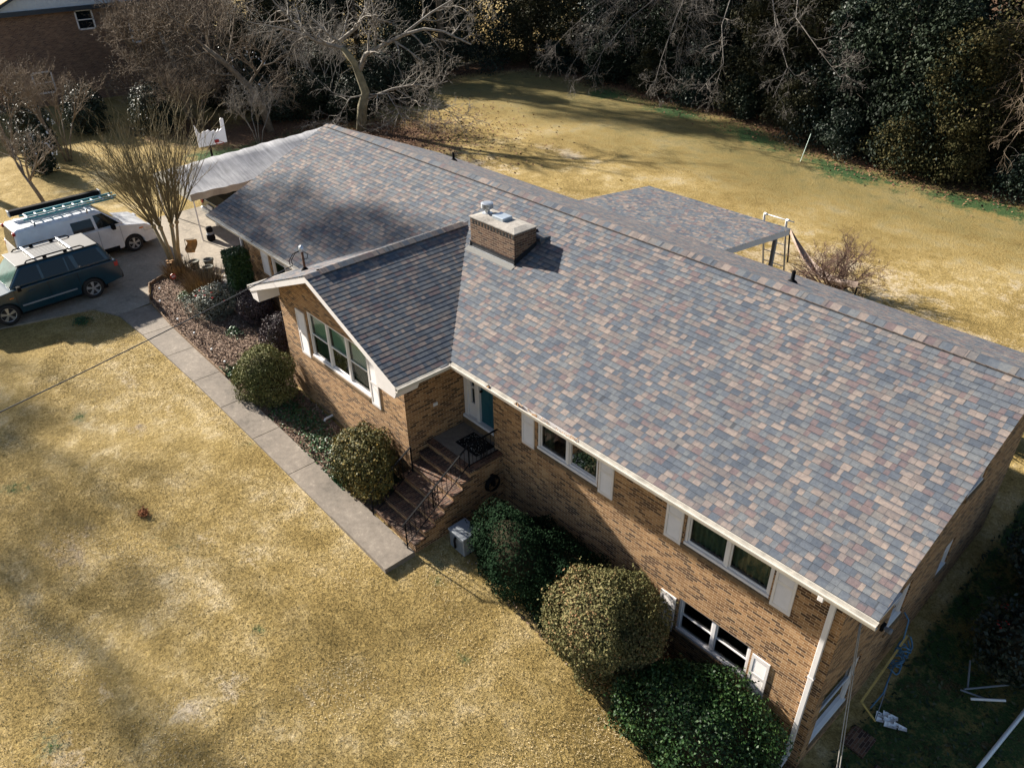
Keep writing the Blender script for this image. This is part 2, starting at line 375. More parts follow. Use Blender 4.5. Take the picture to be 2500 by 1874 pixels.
def core(seed, rad, amp, flat, sc=.8, sharp=6):
    bm = bmesh.new(); bmesh.ops.create_icosphere(bm, subdivisions=3, radius=1)
    d = np.array([v.co[:] for v in bm.verts]); r_ = lump(np.random.default_rng(seed+1), d, amp, sharp=sharp)*sc
    for v, q, k in zip(bm.verts, d, r_):
        p = q*k*np.array(rad); v.co = (p[0], p[1], max(p[2]+rad[2]*(-flat), -.1))
    F = np.array([[v.index for v in f.verts] for f in bm.faces]); V = np.array([v.co[:] for v in bm.verts]); bm.free(); return V, F
def shrub(name, label, cat, x, y, rad, n, leaf, mat, seed, amp=.25, flat=-.55, sink=.05, aspect=.55, depth=.22, group=None, sharp=6, stems=5, jit=.7, coremat=None, rz=0):
    th = thing(name, label, cat, (x, y, gz(x, y)-sink), rz, group=group)
    V, F, t = bush_arrays(seed, rad, n, leaf, amp, depth, flat, aspect, sharp, jit)
    fo = np_mesh('foliage', V, F, mat, th, t)
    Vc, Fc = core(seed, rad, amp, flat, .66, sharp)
    np_mesh('shade_core', Vc, Fc, coremat or M_INNER, th)  # solid dark core painting the shade inside the foliage
    if stems:
        mb = MB(); rg = random.Random(seed)
        for i in range(stems):
            a = rg.uniform(0, 6.28); k = rg.uniform(.3, .6)
            mb.tube([(.05*math.cos(a), .05*math.sin(a), -.15), (rad[0]*k*.5*math.cos(a), rad[1]*k*.5*math.sin(a), rad[2]*.5), (rad[0]*k*math.cos(a), rad[1]*k*math.sin(a), rad[2]*1.0)], [.035, .022, .01], 5)
        mb.build('stem', M_BARKD, th, local=True)
    return th
# bare branching: paths list -> one tube mesh
def grow(rg, out, p, d, L, r_, lev, maxlev, nch, up=.15, curl=.35, spread=.9, shrink=.62, droop=0., rmin=.004):
    k = 5 if lev < 2 else 4; pts = [Vector(p)]; d = Vector(d).normalized(); rads = [r_]
    for i in range(k):
        d = (d+Vector((rg.gauss(0, 1), rg.gauss(0, 1), rg.gauss(0, 1)))*curl*.35+Vector((0, 0, up-droop*(i/k)))*.35).normalized()
        pts.append(pts[-1]+d*(L/k)); rads.append(max(r_*(1-.78*(i+1)/k)+.002, rmin*.6))
    out.append((pts, rads, lev))
    if lev >= maxlev: return
    for i in range(nch[lev]):
        t = rg.uniform(.22, 1.0); j = min(int(t*k), k-1); fr = t*k-j
        q = pts[j].lerp(pts[j+1], fr); rr = rads[j]*(1-fr)+rads[j+1]*fr
        ax = (pts[j+1]-pts[j]).normalized(); o = ax.orthogonal().normalized(); o.rotate(Matrix.Rotation(rg.uniform(0, 6.28), 3, ax))
        nd = (ax*rg.uniform(.35, .9)+o*spread*rg.uniform(.6, 1.1))
        grow(rg, out, q, nd, L*shrink*rg.uniform(.7, 1.15)*(1.1-.4*t), max(rr*.62, rmin), lev+1, maxlev, nch, up, curl, spread, shrink, droop, rmin)
def paths_mesh(name, paths, mat, parent, local=True, sides=(7, 5, 4, 3, 3, 3)):
    Vs = []; Fs = []; off = 0
    for pts, rads, lev in paths:
        n = sides[min(lev, 5)]; P = np.array([tuple(p) for p in pts]); k = len(P)
        T = np.gradient(P, axis=0); T /= np.linalg.norm(T, axis=1)[:, None]+1e-9
        ref = np.array([.31, .77, .55]) if abs(T[0] @ np.array([.31, .77, .55])) < .9 else np.array([1., 0, 0])
        A = np.cross(T, ref); A /= np.linalg.norm(A, axis=1)[:, None]+1e-9; B = np.cross(T, A)
        an = 2*np.pi*np.arange(n)/n; rr = np.array(rads)[:, None, None]
        V = P[:, None]+(A[:, None]*np.cos(an)[None, :, None]+B[:, None]*np.sin(an)[None, :, None])*rr
        Vs.append(V.reshape(-1, 3)); i = np.arange(k-1)[:, None]*n; q = np.arange(n)[None]
        F = np.stack([i+q, i+(q+1) % n, i+n+(q+1) % n, i+n+q], -1).reshape(-1, 4); Fs.append(F+off); off += k*n
    return np_mesh(name, np.concatenate(Vs), np.concatenate(Fs), mat, parent, None, local, smooth=True)
def bare_tree(name, label, x, y, limbs, mats, seed, maxlev=3, nch=(7, 6, 5, 0), L=4., up=.1, curl=.5, spread=.9, trunk=None, r0=.2, group=None, droop=0, shrink=.6, z=None, rmin=.008):
    """trunk: list of local points; limbs: list of (points, r) local main limbs that sprout twigs"""
    rg = random.Random(seed); th = thing(name, label, 'tree', (x, y, gz(x, y) if z is None else z), group=group)
    tr = MB(); k = len(trunk); tr.tube(trunk, [r0*(1-.5*i/(k-1)) for i in range(k)], 9)
    tr.build('trunk', mats[0], th, smooth=True, local=True)
    out = []
    for pts, r_ in limbs:
        pts = [Vector(p) for p in pts]; kk = len(pts)
        out.append((pts, [r_*(1-.75*i/(kk-1)) for i in range(kk)], 0))
        tot = sum((pts[i+1]-pts[i]).length for i in range(kk-1))
        for i in range(nch[0]):
            t = rg.uniform(.15, 1)*(kk-1); j = min(int(t), kk-2); q = pts[j].lerp(pts[j+1], t-j)
            ax = (pts[j+1]-pts[j]).normalized(); o = ax.orthogonal().normalized(); o.rotate(Matrix.Rotation(rg.uniform(0, 6.28), 3, ax))
            grow(rg, out, q, ax*rg.uniform(.4, .9)+o*spread, L*rg.uniform(.55, 1.1)*(1.15-.5*t/(kk-1)), r_*(1-.75*t/(kk-1))*.55+.006, 1, maxlev, nch, up, curl, spread, shrink, droop, rmin)
    paths_mesh('branches', out, mats[1], th)
    return th
M_INNER = leafmat('inner_shade_dark', [(.012, .012, .008), (.02, .018, .012)], .95, .1)
M_INNER = leafmat('inner_twig_shade', [(.035, .03, .018), (.05, .042, .026)], .95, .1)  # core colour kept dark, painting the shade among the inner twigs
# ------------------------------------------------------------------ ground sheet
near_x = np.arange(-36, 52, .4); near_y = np.arange(-22, 62, .4)
xs = np.concatenate([[-900, -400, -200, -120, -80, -55, -44], near_x, [58, 75, 110, 200, 400, 900]])
ys = np.concatenate([[-900, -400, -150, -70, -40, -28], near_y, [66, 75, 100, 160, 350, 900]])
X, Y = np.meshgrid(xs, ys); Zg = g(X, Y)
rg = np.random.default_rng(3)
lowf = np.zeros_like(X)
for i in range(14):
    a = rg.uniform(0, 6.28); k = rg.uniform(.3, 1.6); lowf += np.sin(k*(X*math.cos(a)+Y*math.sin(a))+rg.uniform(0, 6.28))/14*.07
Zg = Zg+lowf*((np.abs(X-8) < 40) & (np.abs(Y-18) < 38))*((Y < -4) | (Y > 16))
nx, ny = len(xs), len(ys); V = np.stack([X, Y, Zg], -1).reshape(-1, 3)
i = np.arange(ny-1)[:, None]*nx+np.arange(nx-1)[None]
F = np.stack([i, i+1, i+nx+1, i+nx], -1).reshape(-1, 4)
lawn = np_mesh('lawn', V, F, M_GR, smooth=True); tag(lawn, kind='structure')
def sm(v, a, b): t = np.clip((v-a)/(b-a), 0, 1); return t*t*(3-2*t)
def seg_d(x, y, pts):
    d = np.full(x.shape, 1e9)
    for (x0, y0), (x1, y1) in zip(pts, pts[1:]):
        dx, dy = x1-x0, y1-y0; t = np.clip(((x-x0)*dx+(y-y0)*dy)/(dx*dx+dy*dy), 0, 1)
        d = np.minimum(d, np.hypot(x-x0-t*dx, y-y0-t*dy))
    return d
x, y = V[:, 0], V[:, 1]
TREELINE = [(-26, 28), (-22.3, 37.5), (-9.4, 37), (.6, 35.9), (9.2, 33.9), (16.5, 35.2), (30, 34)]
dl = seg_d(x, y, TREELINE)
beyond = (y > np.interp(x, [-26, -22.3, -9.4, .6, 9.2, 16.5, 30], [28, 37.5, 37, 35.9, 33.9, 35.2, 34])).astype(float)
lit = np.maximum(beyond*.8*(x > -27), .55-dl*.16)
lit = np.maximum(lit, .85-np.hypot((x+13.5)/6.5, (y-16.5)/5.5)*.5)
lit = np.maximum(lit, .9-seg_d(x, y, [(-20, 10), (-23, 20), (-25, 28)])*.16)
lit = np.maximum(lit, .75-np.hypot((x+24)/6, (y-8)/5)*.5)
lit = np.maximum(lit, .5*(x > 24.9)*(y > -1)*(y < 7)*(x < 28))
lit = np.maximum(lit, .62*(y > -1.2)*(y < 1)*(x > 15.5)*(x < 25))
gr_ = np.maximum(.84-np.abs(dl-2.1)*.28, 0)*(x > -13)*(1-beyond)*(.78+.22*np.sin(x*.9))
gr_ = np.maximum(gr_, .42*(x > 25.2)*(y > 2)*(y < 25)); gr_ = np.maximum(gr_, .8-seg_d(x, y, [(-17, 7), (-19, 13)])*.25)
gr_ = np.maximum(gr_, .5-np.hypot(x-15.9, y+2.2)*.5); gr_ = np.maximum(gr_, .42-np.hypot(x+1.4, y+4.6)*.4)
ol = .66*sm(y, 16, 32)*(x > -22)*(1-.35*sm(x, 8, 24))+.12  # olive deepens towards the treeline, painting its shade into the grass colour
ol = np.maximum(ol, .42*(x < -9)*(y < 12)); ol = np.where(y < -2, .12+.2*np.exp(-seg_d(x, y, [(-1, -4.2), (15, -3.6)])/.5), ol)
bare_ = np.zeros_like(x); pale_ = np.zeros_like(x)
for px, py, r_ in ((9.72, -8.92, .9), (6.1, -5.8, .55), (9.2, -8.2, .4)): bare_ = np.maximum(bare_, .72-np.hypot(x-px, (y-py)*1.3)/r_*.4)
for px, py, r_ in ((3.5, -5.0, .7), (15.7, -8.5, .6), (15.86, -7.5, .6), (15, -10.7, .9), (13, -5.6, .6), (5.8, -4.6, .7), (11.5, -6.2, .5), (14.2, -9.6, .5), (17, -6.4, .5)): pale_ = np.maximum(pale_, .66-np.hypot(x-px, (y-py)*1.4)/r_*.4)
for px, py, r_ in ((4.4, -6.9, .6), (8.6, -7.4, .5), (10.06, -7.05, .5), (8.9, -3.75, .5), (11.1, -6.9, .5), (14.7, -10.8, .8), (14.9, -6.3, .5), (6.5, -9.2, .8), (12.2, -9.8, .5), (18.3, -3.2, .5), (16.4, -2.4, .6)): gr_ = np.maximum(gr_, .56-np.hypot(x-px, y-py)/r_*.35)
for px, py, rx, ry in ((-6, 17, 5, 2.6), (14, 20, 9, 4), (21, 17, 8, 5), (24, 24, 7, 4), (-3.5, 22.5, 4, 1.2), (6, 17.5, 6, 2)): pale_ = np.maximum(pale_, .60-np.hypot((x-px)/rx, (y-py)/ry)*.34)  # pale ovals paint the sunlit parts into the back lawn colour
lit = np.where((x > 25) & (y > -4) & (y < 26), .38*(np.abs(y-2.2) < 3.2), lit); gr_ = np.where((x > 24.9) & (y > -4) & (y < 26), np.where(x < 29, .62, .45), gr_)  # weedy green beyond the gable, also darkening the ground to deepen its shade
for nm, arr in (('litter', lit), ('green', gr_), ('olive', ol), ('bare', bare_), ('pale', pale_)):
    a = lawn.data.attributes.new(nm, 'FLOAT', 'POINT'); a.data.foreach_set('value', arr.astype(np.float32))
# ------------------------------------------------------------------ driveway, walkway, bed
def draped(name, poly, mat, lift, thick=.12, step=.5, kind='structure', parts=None):
    """flat concrete sheet following the terrain"""
    bm = bmesh.new(); vs = [bm.verts.new((px, py, 0)) for px, py in poly]; f = bm.faces.new(vs)
    x0 = min(p[0] for p in poly); x1 = max(p[0] for p in poly); y0 = min(p[1] for p in poly); y1 = max(p[1] for p in poly)
    for k in np.arange(math.ceil(x0/step)*step, x1, step):
        bmesh.ops.bisect_plane(bm, geom=bm.verts[:]+bm.edges[:]+bm.faces[:], plane_co=(k, 0, 0), plane_no=(1, 0, 0))
    for k in np.arange(math.ceil(y0/step)*step, y1, step):
        bmesh.ops.bisect_plane(bm, geom=bm.verts[:]+bm.edges[:]+bm.faces[:], plane_co=(0, k, 0), plane_no=(0, 1, 0))
    for v in bm.verts: v.co.z = gz(v.co.x, v.co.y)+lift
    if thick:
        ret = bmesh.ops.extrude_face_region(bm, geom=bm.faces[:]); 
        for v in [e for e in ret['geom'] if isinstance(e, bmesh.types.BMVert)]: v.co.z -= thick
    bmesh.ops.recalc_face_normals(bm, faces=bm.faces)
    me = bpy.data.meshes.new(name); bm.to_mesh(me); bm.free(); me.materials.append(mat)
    o = bpy.data.objects.new(name, me); C.collection.objects.link(o); return tag(o, kind=kind)
draped('driveway', [(-3.0, -60), (-2.9, -7.2), (-2.2, -4.3), (-1.05, -3.78), (-1.25, -2.55), (-1.9, -2.3), (-2.75, -2.05), (-3.15, -1.3), (-3.05, -.35), (-2.3, .25), (-1.4, .55), (.62, .75), (.62, 10.0), (-9.6, 10.0), (-9.6, 1.2), (-8.6, -3), (-8.9, -9), (-9.2, -60)], M_DRV, .03)
# walkway: one slab per pour, joints left open
cuts = [-1.05, 1.0, 2.9, 4.9, 6.75, 8.75, 10.8, 12.95, 15.42]
oy = lambda q: float(np.interp(q, [-1.05, 1, 5.5, 10, 15.4], [-3.78, -3.64, -3.47, -3.36, -3.26])); iy = lambda q: float(np.interp(q, [-1.05, 1, 5.7, 10, 13, 15.4], [-2.56, -2.64, -2.6, -2.5, -2.42, -2.36]))
bm = MB()
for a, b in zip(cuts, cuts[1:]):
    a2, b2 = a+.012, b-.012; za, zb = gz(a2, -3)+.07+(.05 if a > 12 else 0), gz(b2, -3)+.07+(.08 if a > 12 else 0)
    P = [(a2, oy(a2)), (b2, oy(b2)), (b2, iy(b2)), (a2, iy(a2))]; Zt = [za, zb, zb, za]
    top = [(p[0], p[1], z) for p, z in zip(P, Zt)]; bot = [(p[0], p[1], z-.3) for p, z in zip(P, Zt)]
    bm.quad(*top)
    for k in range(4): bm.quad(top[k], bot[k], bot[(k+1) % 4], top[(k+1) % 4])
wk = bm.build('walkway', M_CON, bevel=.012); tag(wk, kind='structure')
M_MULCH = leafmat('mulch', [(.09, .055, .038), (.20, .135, .095), (.36, .28, .215)], .95, .1)
m, nt_, b_ = new_mat('mulch_bed_soil'); nn_ = noise(nt_, 26, 4, .75); r_ = ramp(nt_, [(.3, (.05, .03, .02)), (.5, (.16, .10, .07)), (.7, (.34, .25, .19))]); nt_.links.new(nn_, r_.inputs[0]); nt_.links.new(r_.outputs[0], b_.inputs['Base Color']); b_.inputs['Roughness'].default_value = .95; bump(nt_, b_, nn_, .9, .05)
BED = [(-2.95, -1.35), (-2.6, -2.0), (-1.9, -2.24), (-1.2, -2.5), (1, -2.6), (5.7, -2.56), (10, -2.47), (13.4, -2.38), (13.4, -1.1), (7.1, -1.1), (7.1, .68), (.7, .68), (-1.4, .5), (-2.3, .2), (-2.95, -.4)]
draped('flower_bed', BED, m, .035, .1)
# ------------------------------------------------------------------ the brick house
H = thing('brick_house', 'long brown brick ranch house with grey and tan shingle roof and white shutters', 'house', (12.6, 5.2, 2.0))
L_, W_, HR, S_ = 25.341, 5.312, 2.23, 2.23/5.312
EZ = 6.0
def wall_grid(mb, axis, c, u0, u1, z0, z1, holes, depth=.1, inward=1):
    us = sorted({u0, u1, *[h[0] for h in holes], *[h[1] for h in holes]}); zs = sorted({z0, z1, *[h[2] for h in holes], *[h[3] for h in holes]})
    P = (lambda u, z, d=0: (u, c+d*inward, z)) if axis == 'y' else (lambda u, z, d=0: (c+d*inward, u, z))
    for a, b in zip(us, us[1:]):
        for e, f in zip(zs, zs[1:]):
            if any(h[0] <= a and b <= h[1] and h[2] <= e and f <= h[3] for h in holes): continue
            mb.quad(P(a, e), P(b, e), P(b, f), P(a, f))
    for h in holes:
        a, b, e, f = h[:4]; dd = h[4] if len(h) > 4 else depth
        mb.quad(P(a, e), P(a, f), P(a, f, dd), P(a, e, dd)); mb.quad(P(b, e), P(b, e, dd), P(b, f, dd), P(b, f))
        mb.quad(P(a, e), P(a, e, dd), P(b, e, dd), P(b, e)); mb.quad(P(a, f), P(b, f), P(b, f, dd), P(a, f, dd))
FY, WYF, XL, XR, WXL, WXR, RY = .72, -1.0, .62, 24.65, 7.06, 13.52, 9.82
winF = [(2.95, 4.95, 4.22, 5.5), (16.66, 18.68, 4.2, 5.5), (21.15, 23.21, 4.2, 5.5), (21.27, 23.12, 1.58, 2.62)]
wa = MB()
wall_grid(wa, 'y', FY, XL, WXL, 2.2, 5.9, winF[:1]); wa.build('garage_wall', MB_, H); wa = MB()
wall_grid(wa, 'y', FY, WXR, XR, -.6, 5.9, winF[1:]+[(WXR, 15.02, 3.2, 5.78, .3)])
wa.build('wall', MB_, H)
wf = MB(); wwin = (8.72, 11.86, 4.13, 5.66)
wall_grid(wf, 'y', WYF, WXL, WXR, 1.4, 5.98, [wwin])
xw = (6.705+14.293)/2; pk = 6+.42*(xw-6.705)-.1
wf.quad((WXL, WYF, 5.98), (WXR, WYF, 5.98), (WXR, WYF, 6.0+S_*(14.293-WXR)-.08), (xw, WYF, pk-.05), (WXL, WYF, 6.0+S_*(WXL-6.705)-.08))
wf.quad((WXR, WYF, 1.2), (WXR, FY, 1.2), (WXR, FY, 5.9), (WXR, WYF, 5.9))
wf.quad((WXL, WYF, 1.6), (WXL, FY, 1.6), (WXL, FY, 5.9), (WXL, WYF, 5.9))
wf.build('wing_wall', MB_, H)
gx = MB(); gh_ = [(4.0, 5.0, 4.1, 5.4), (6.3, 7.4, 4.25, 5.5), (1.4, 2.6, .55, 2.35), (6.4, 7.5, 1.7, 2.9)]
gh_ = [(3.75, 4.55, 1.95, 3.1), (6.45, 7.4, 4.25, 5.2), (1.05, 2.62, .62, 2.3), (6.45, 7.05, 1.75, 2.75)]
wall_grid(gx, 'x', XR, FY, RY, -.8, 6.0, gh_, inward=-1)
gx.quad((XR, FY, 6.0), (XR, RY, 6.0), (XR, RY, 6.26), (XR, W_, 6+HR-.06), (XR, FY, 6.26))
wall_grid(gx, 'x', XL, FY, RY, 1.5, 6.0, [], inward=1)
gx.quad((XL, FY, 6.0), (XL, RY, 6.0), (XL, RY, 6.26), (XL, W_, 6+HR-.06), (XL, FY, 6.26))
gx.quad((XL, RY, 1), (XR, RY, -.5), (XR, RY, 6.1), (XL, RY, 6.1))
gx.build('gable_wall', MB_, H)
# roof: real stepped shingle courses
def courses(mb, frame, smax, ends, ex=.147, th=.010, skirt=True):
    """frame(u, s, n) -> point; ends(s) -> (u0, u1) along the eave"""
    n = int(math.ceil(smax/ex))
    for k in range(n):
        s0, s1 = k*ex, min((k+1)*ex, smax); a0, b0 = ends(s0); a1, b1 = ends(s1)
        if b0-a0 < .02: continue
        h0 = th+.004
        mb.quad(frame(a0, s0, h0), frame(b0, s0, h0), frame(b1, s1, .002), frame(a1, s1, .002), uv=[(a0, s0+1e-4), (b0, s0+1e-4), (b1, s1-1e-4), (a1, s1-1e-4)])
        mb.quad(frame(a0, s0, -.004), frame(b0, s0, -.004), frame(b0, s0, h0), frame(a0, s0, h0), uv=[(a0, s0-.03), (b0, s0-.03), (b0, s0-.01), (a0, s0-.01)])
SL = math.hypot(W_, HR); cy_, cz_ = W_/SL, HR/SL
rf = MB()
courses(rf, lambda u, s, n: (u, s*cy_-n*cz_, EZ+s*cz_+n*cy_), SL, lambda s: (0, L_))
courses(rf, lambda u, s, n: (u, 2*W_-s*cy_+n*cz_, EZ+s*cz_+n*cy_), SL, lambda s: (0, L_))
# deck edge under the shingles (thickness along the rakes)
for xx in (.012, L_-.012):
    rf.quad((xx, 0, EZ), (xx, W_, EZ+HR), (xx, W_, EZ+HR-.05), (xx, 0, EZ-.05)); rf.quad((xx, 2*W_, EZ), (xx, W_, EZ+HR), (xx, W_, EZ+HR-.05), (xx, 2*W_, EZ-.05))
rf.build('roof', M_SH, H, fixn=False)
wr = MB(); wx1, wx2, wy = 6.705, 14.293, -1.716; hw = (wx2-wx1)/2*S_; wsl = math.hypot((wx2-wx1)/2, hw); cx_ = (wx2-wx1)/2/wsl; cw_ = hw/wsl
courses(wr, lambda u, s, n: (wx2-s*cx_+n*cw_, u, EZ+s*cw_+n*cx_), wsl, lambda s: (wy, s*cw_/S_+.05), th=.004)
courses(wr, lambda u, s, n: (wx1+s*cx_-n*cw_, u, EZ+s*cw_+n*cx_), wsl, lambda s: (wy, s*cw_/S_+.05))
wr.build('wing_roof', M_SH, H, fixn=False)
# ridge vent with cap shingles
def ridge(mb, p0, p1, half, slope, lift, ex=.2):
    p0 = Vector(p0); p1 = Vector(p1); L = (p1-p0).length; t = (p1-p0)/L; sd_ = t.cross(Vector((0, 0, 1))).normalized(); n = int(L/ex)
    for k in range(n):
        a = p0+t*(k*ex); b = p0+t*((k+1)*ex+.015); r0 = lift+.008; r1 = lift
        for sg in (1, -1):
            c0 = a+Vector((0, 0, r0)); c1 = b+Vector((0, 0, r1)); e0 = a+sd_*sg*half+Vector((0, 0, r0-half*slope)); e1 = b+sd_*sg*half+Vector((0, 0, r1-half*slope))
            vv = (k*37 % 101)*.147; uu = k*.61
            mb.quad(c0, c1, e1, e0, uv=[(uu+.02, vv+.02), (uu+.1, vv+.02), (uu+.1, vv+.09), (uu+.02, vv+.09)])
            mb.quad(e0, e1, e1-Vector((0, 0, .022)), e0-Vector((0, 0, .022)), uv=[(0, .07)]*4)
        mb.quad(a+Vector((0, 0, r0)), a+sd_*half+Vector((0, 0, r0-half*slope)), a+sd_*half+Vector((0, 0, r0-half*slope-.03)), a+Vector((0, 0, r0-.03)), uv=[(0, .07)]*4)
rc = MB(); ridge(rc, (.35, W_, EZ+HR), (L_, W_, EZ+HR), .17, S_, .055)
rc.build('ridge_cap', M_SH, H, fixn=False)
rc2 = MB(); ridge(rc2, (xw, -1.25, EZ+hw), (xw, 3.55, EZ+hw), .17, S_, .05); ridge(rc2, (xw, -1.716, EZ+hw), (xw, -1.25, EZ+hw), .14, S_, .012)
rc2.build('wing_ridge_cap', M_SH, H, fixn=False)
for (p0, p1, nm) in (((.33, W_), (L_, W_), 0),):
    v = MB()
    for sg in (-1, 1): v.bar((.33, W_+sg*.13, EZ+HR-.13*S_+.02), (L_, W_+sg*.13, EZ+HR-.13*S_+.02), .07, .03)
    v.build('ridge_vent', M_BLK, H)
v = MB()
for sg in (-1, 1): v.bar((xw+sg*.13, -1.25, EZ+hw-.13*S_+.018), (xw+sg*.13, 3.35, EZ+hw-.13*S_+.018), .07, .026)
v.build('ridge_vent', M_BLK, H)
# soffits, fascia, gutters
so_ = MB()
so_.box(.02, WXL, .02, FY, 5.80, 5.84); so_.box(WXR, L_-.04, .02, FY+.3, 5.80, 5.84)
so_.box(.02, L_-.04, RY, 2*W_-.02, 5.80, 5.84)
so_.box(6.73, WXL, wy+.05, .02, 5.80, 5.84); so_.box(WXR, 14.27, wy+.05, .02, 5.80, 5.84)
so_.build('soffit', M_WH, H)
fa = MB()
fa.box(.02, 6.70, 0.0, .025, 5.78, 5.985); fa.box(14.30, L_-.03, 0.0, .025, 5.78, 5.985); fa.box(.02, L_-.03, 2*W_-.025, 2*W_, 5.8, 5.985)
fa.box(14.265, 14.29, wy+.02, 0, 5.78, 5.985); fa.box(6.707, 6.732, wy+.02, 0, 5.78, 5.985)
# wing rake boards and boxed returns
for sg, xe in ((1, 14.293), (-1, 6.705)):
    top = lambda q, d: (xe-sg*q, wy+.012, EZ+q*S_-d)
    qm = (wx2-wx1)/2
    a = [top(-.0, .015), top(qm, .015), top(qm, .20), top(0, .20)]
    fa.quad(*a); fa.quad(*[(p[0], p[1]+.03, p[2]) for p in a]); fa.quad(a[3], a[2], (a[2][0], a[2][1]+.03, a[2][2]), (a[3][0], a[3][1]+.03, a[3][2]))
    b = [top(0, .13), top(qm, .13), top(qm, .155), top(0, .155)]
    # sloping soffit under the rake back to the wall
    w_ = WXR if sg > 0 else WXL; q0 = abs(xe-w_)
    fa.quad(top(0, .20), top(qm, .20), (xw, WYF+.01, EZ+qm*S_-.20), (xe, WYF+.01, EZ-.20))
    r_ = [(xe, EZ-.20), (xe-sg*(q0+.10), EZ-.20+(q0+.1)*S_), (xe-sg*(q0+.10), 5.60), (xe-sg*.1, 5.60)]
    fa.extrude([(p[0], p[1]) for p in r_], 'y', wy+.03, WYF-.0)
fa.build('fascia', M_WH, H)
M_RAKE = plain('brown_rake_paint', (.12, .078, .045), .7)
for yy0, yy1 in ((0, W_), (2*W_, W_)):
    rk = MB()
    for xo, xi in ((L_-.03, XR), (.03, XL)):
        rk = MB(); A = [(xo, yy0, EZ-.05), (xo, yy1, EZ+HR-.05), (xo, yy1, EZ+HR-.17), (xo, yy0, EZ-.17)]; B = [(xi, yy0, EZ-.15), (xi, yy1, EZ+HR-.15), (xi, yy1, EZ+HR-.17), (xi, yy0, EZ-.17)]
        rk.quad(*A); rk.quad(A[3], A[2], B[2], B[3]); rk.build('rake_board', M_RAKE, H)
def gutter(axis, a, b, c, out, open_=()):
    """K-style gutter from a to b with ribbed guard; out: direction away from the fascia"""
    mb = MB(); P = [(0, 5.85), (out*.085, 5.85), (out*.10, 5.87), (out*.125, 5.955), (out*.125, 5.975), (out*.105, 5.975), (out*.105, 5.962), (out*.083, 5.885), (out*.075, 5.866), (0.0, 5.866)]
    if axis == 'x': mb.extrude([(c+p[0], p[1]) for p in P], 'x', a, b)
    else:
        i0 = len(mb.v); mb.extrude([(c+p[0], p[1]) for p in P], 'y', a, b)
    o = mb.build('gutter', M_GFR, H); gd = MB(); segs = []; q = a
    for e, f in open_:
        segs.append((q, e)); q = f
    segs.append((q, b))
    for e, f in segs:
        for k in range(5):
            d0 = out*(.004+.02*k); d1 = out*(.004+.02*k+.016); z = 5.992-.004*k
            if axis == 'x': gd.box(e, f, c+min(d0, d1), c+max(d0, d1), z-.004, z+(.003 if k % 2 else 0))
            else: gd.box(c+min(d0, d1), c+max(d0, d1), e, f, z-.004, z+(.003 if k % 2 else 0))
        if axis == 'x': gd.box(e, f, c+min(0, out*.104), c+max(0, out*.104), 5.968, 5.9735)
        else: gd.box(c+min(0, out*.104), c+max(0, out*.104), e, f, 5.968, 5.9735)
    gd.build('gutter_guard', M_GUT, o)
    for e, f in open_:
        lm = MB(); rg = random.Random(4)
        for k in range(int((f-e)*90)):
            px, py, pz = rg.uniform(e, f), c+out*rg.uniform(.01, .10), 5.955+rg.uniform(-.01, .035); s_ = rg.uniform(.012, .03); an = rg.uniform(0, 3.1)
            dx, dy = s_*math.cos(an), s_*math.sin(an)
            lm.quad((px-dx, py-dy, pz), (px+dy*.5, py-dx*.5, pz+.01), (px+dx, py+dy, pz+.004), (px-dy*.5, py+dx*.5, pz-.006))
        lm.build('gutter_leaves', M_LLEAF, o, fixn=False)
M_LLEAF = plain('dry_leaf_litter', (.30, .16, .06), .85, var=.5, scale=30)
gutter('x', 14.36, 25.36, 0.0, -1, open_=[(15.75, 15.9), (16.75, 18.75)])
gutter('x', -.02, 6.70, 0.0, -1, open_=[(3.55, 3.62)])
gutter('y', wy, -.08, 14.293, 1, open_=[(-.38, -.1)]); gutter('y', wy, -.02, 6.705, -1)
# corner splash guard in the valley
sp = MB()
for k in range(8):
    a0 = R(-95+k*23.75+ (0)); a1 = R(-95+(k+1)*23.75)
    p = lambda a: (14.33+.15*math.cos(a+R(40)), -.03+.15*math.sin(a+R(40)))
    (x0, y0), (x1, y1) = p(a0), p(a1); sp.quad((x0, y0, 5.97), (x1, y1, 5.97), (x1, y1, 6.09), (x0, y0, 6.09))
# downspouts
def downspout(x_, ztop, zbot, kick=True):
    mb = MB(); w, d = .105, .075; y0 = FY-.012
    mb.box(x_-w/2, x_+w/2, y0-d, y0, zbot+.25, ztop-.35)
    mb.bar((x_, y0-d/2, ztop-.36), (x_, -.07, ztop-.05), w, d, up=(0, -1, 1)); mb.box(x_-w/2, x_+w/2, -.11, -.035, ztop-.12, ztop)
    mb.bar((x_, y0-d/2, zbot+.27), (x_-.02, y0-.28, zbot+.06), w, d, up=(0, 1, 0)) if kick else None
    o = mb.build('downspout', M_WH, H, bevel=.01)
    for z in np.linspace(zbot+.6, ztop-.6, 3): MB().box(x_-w/2-.012, x_+w/2+.012, y0-d-.006, y0-.001, z-.02, z+.02).build('strap', M_WH, o)
downspout(24.42, 5.9, .15); downspout(.80, 5.9, 2.7, False)
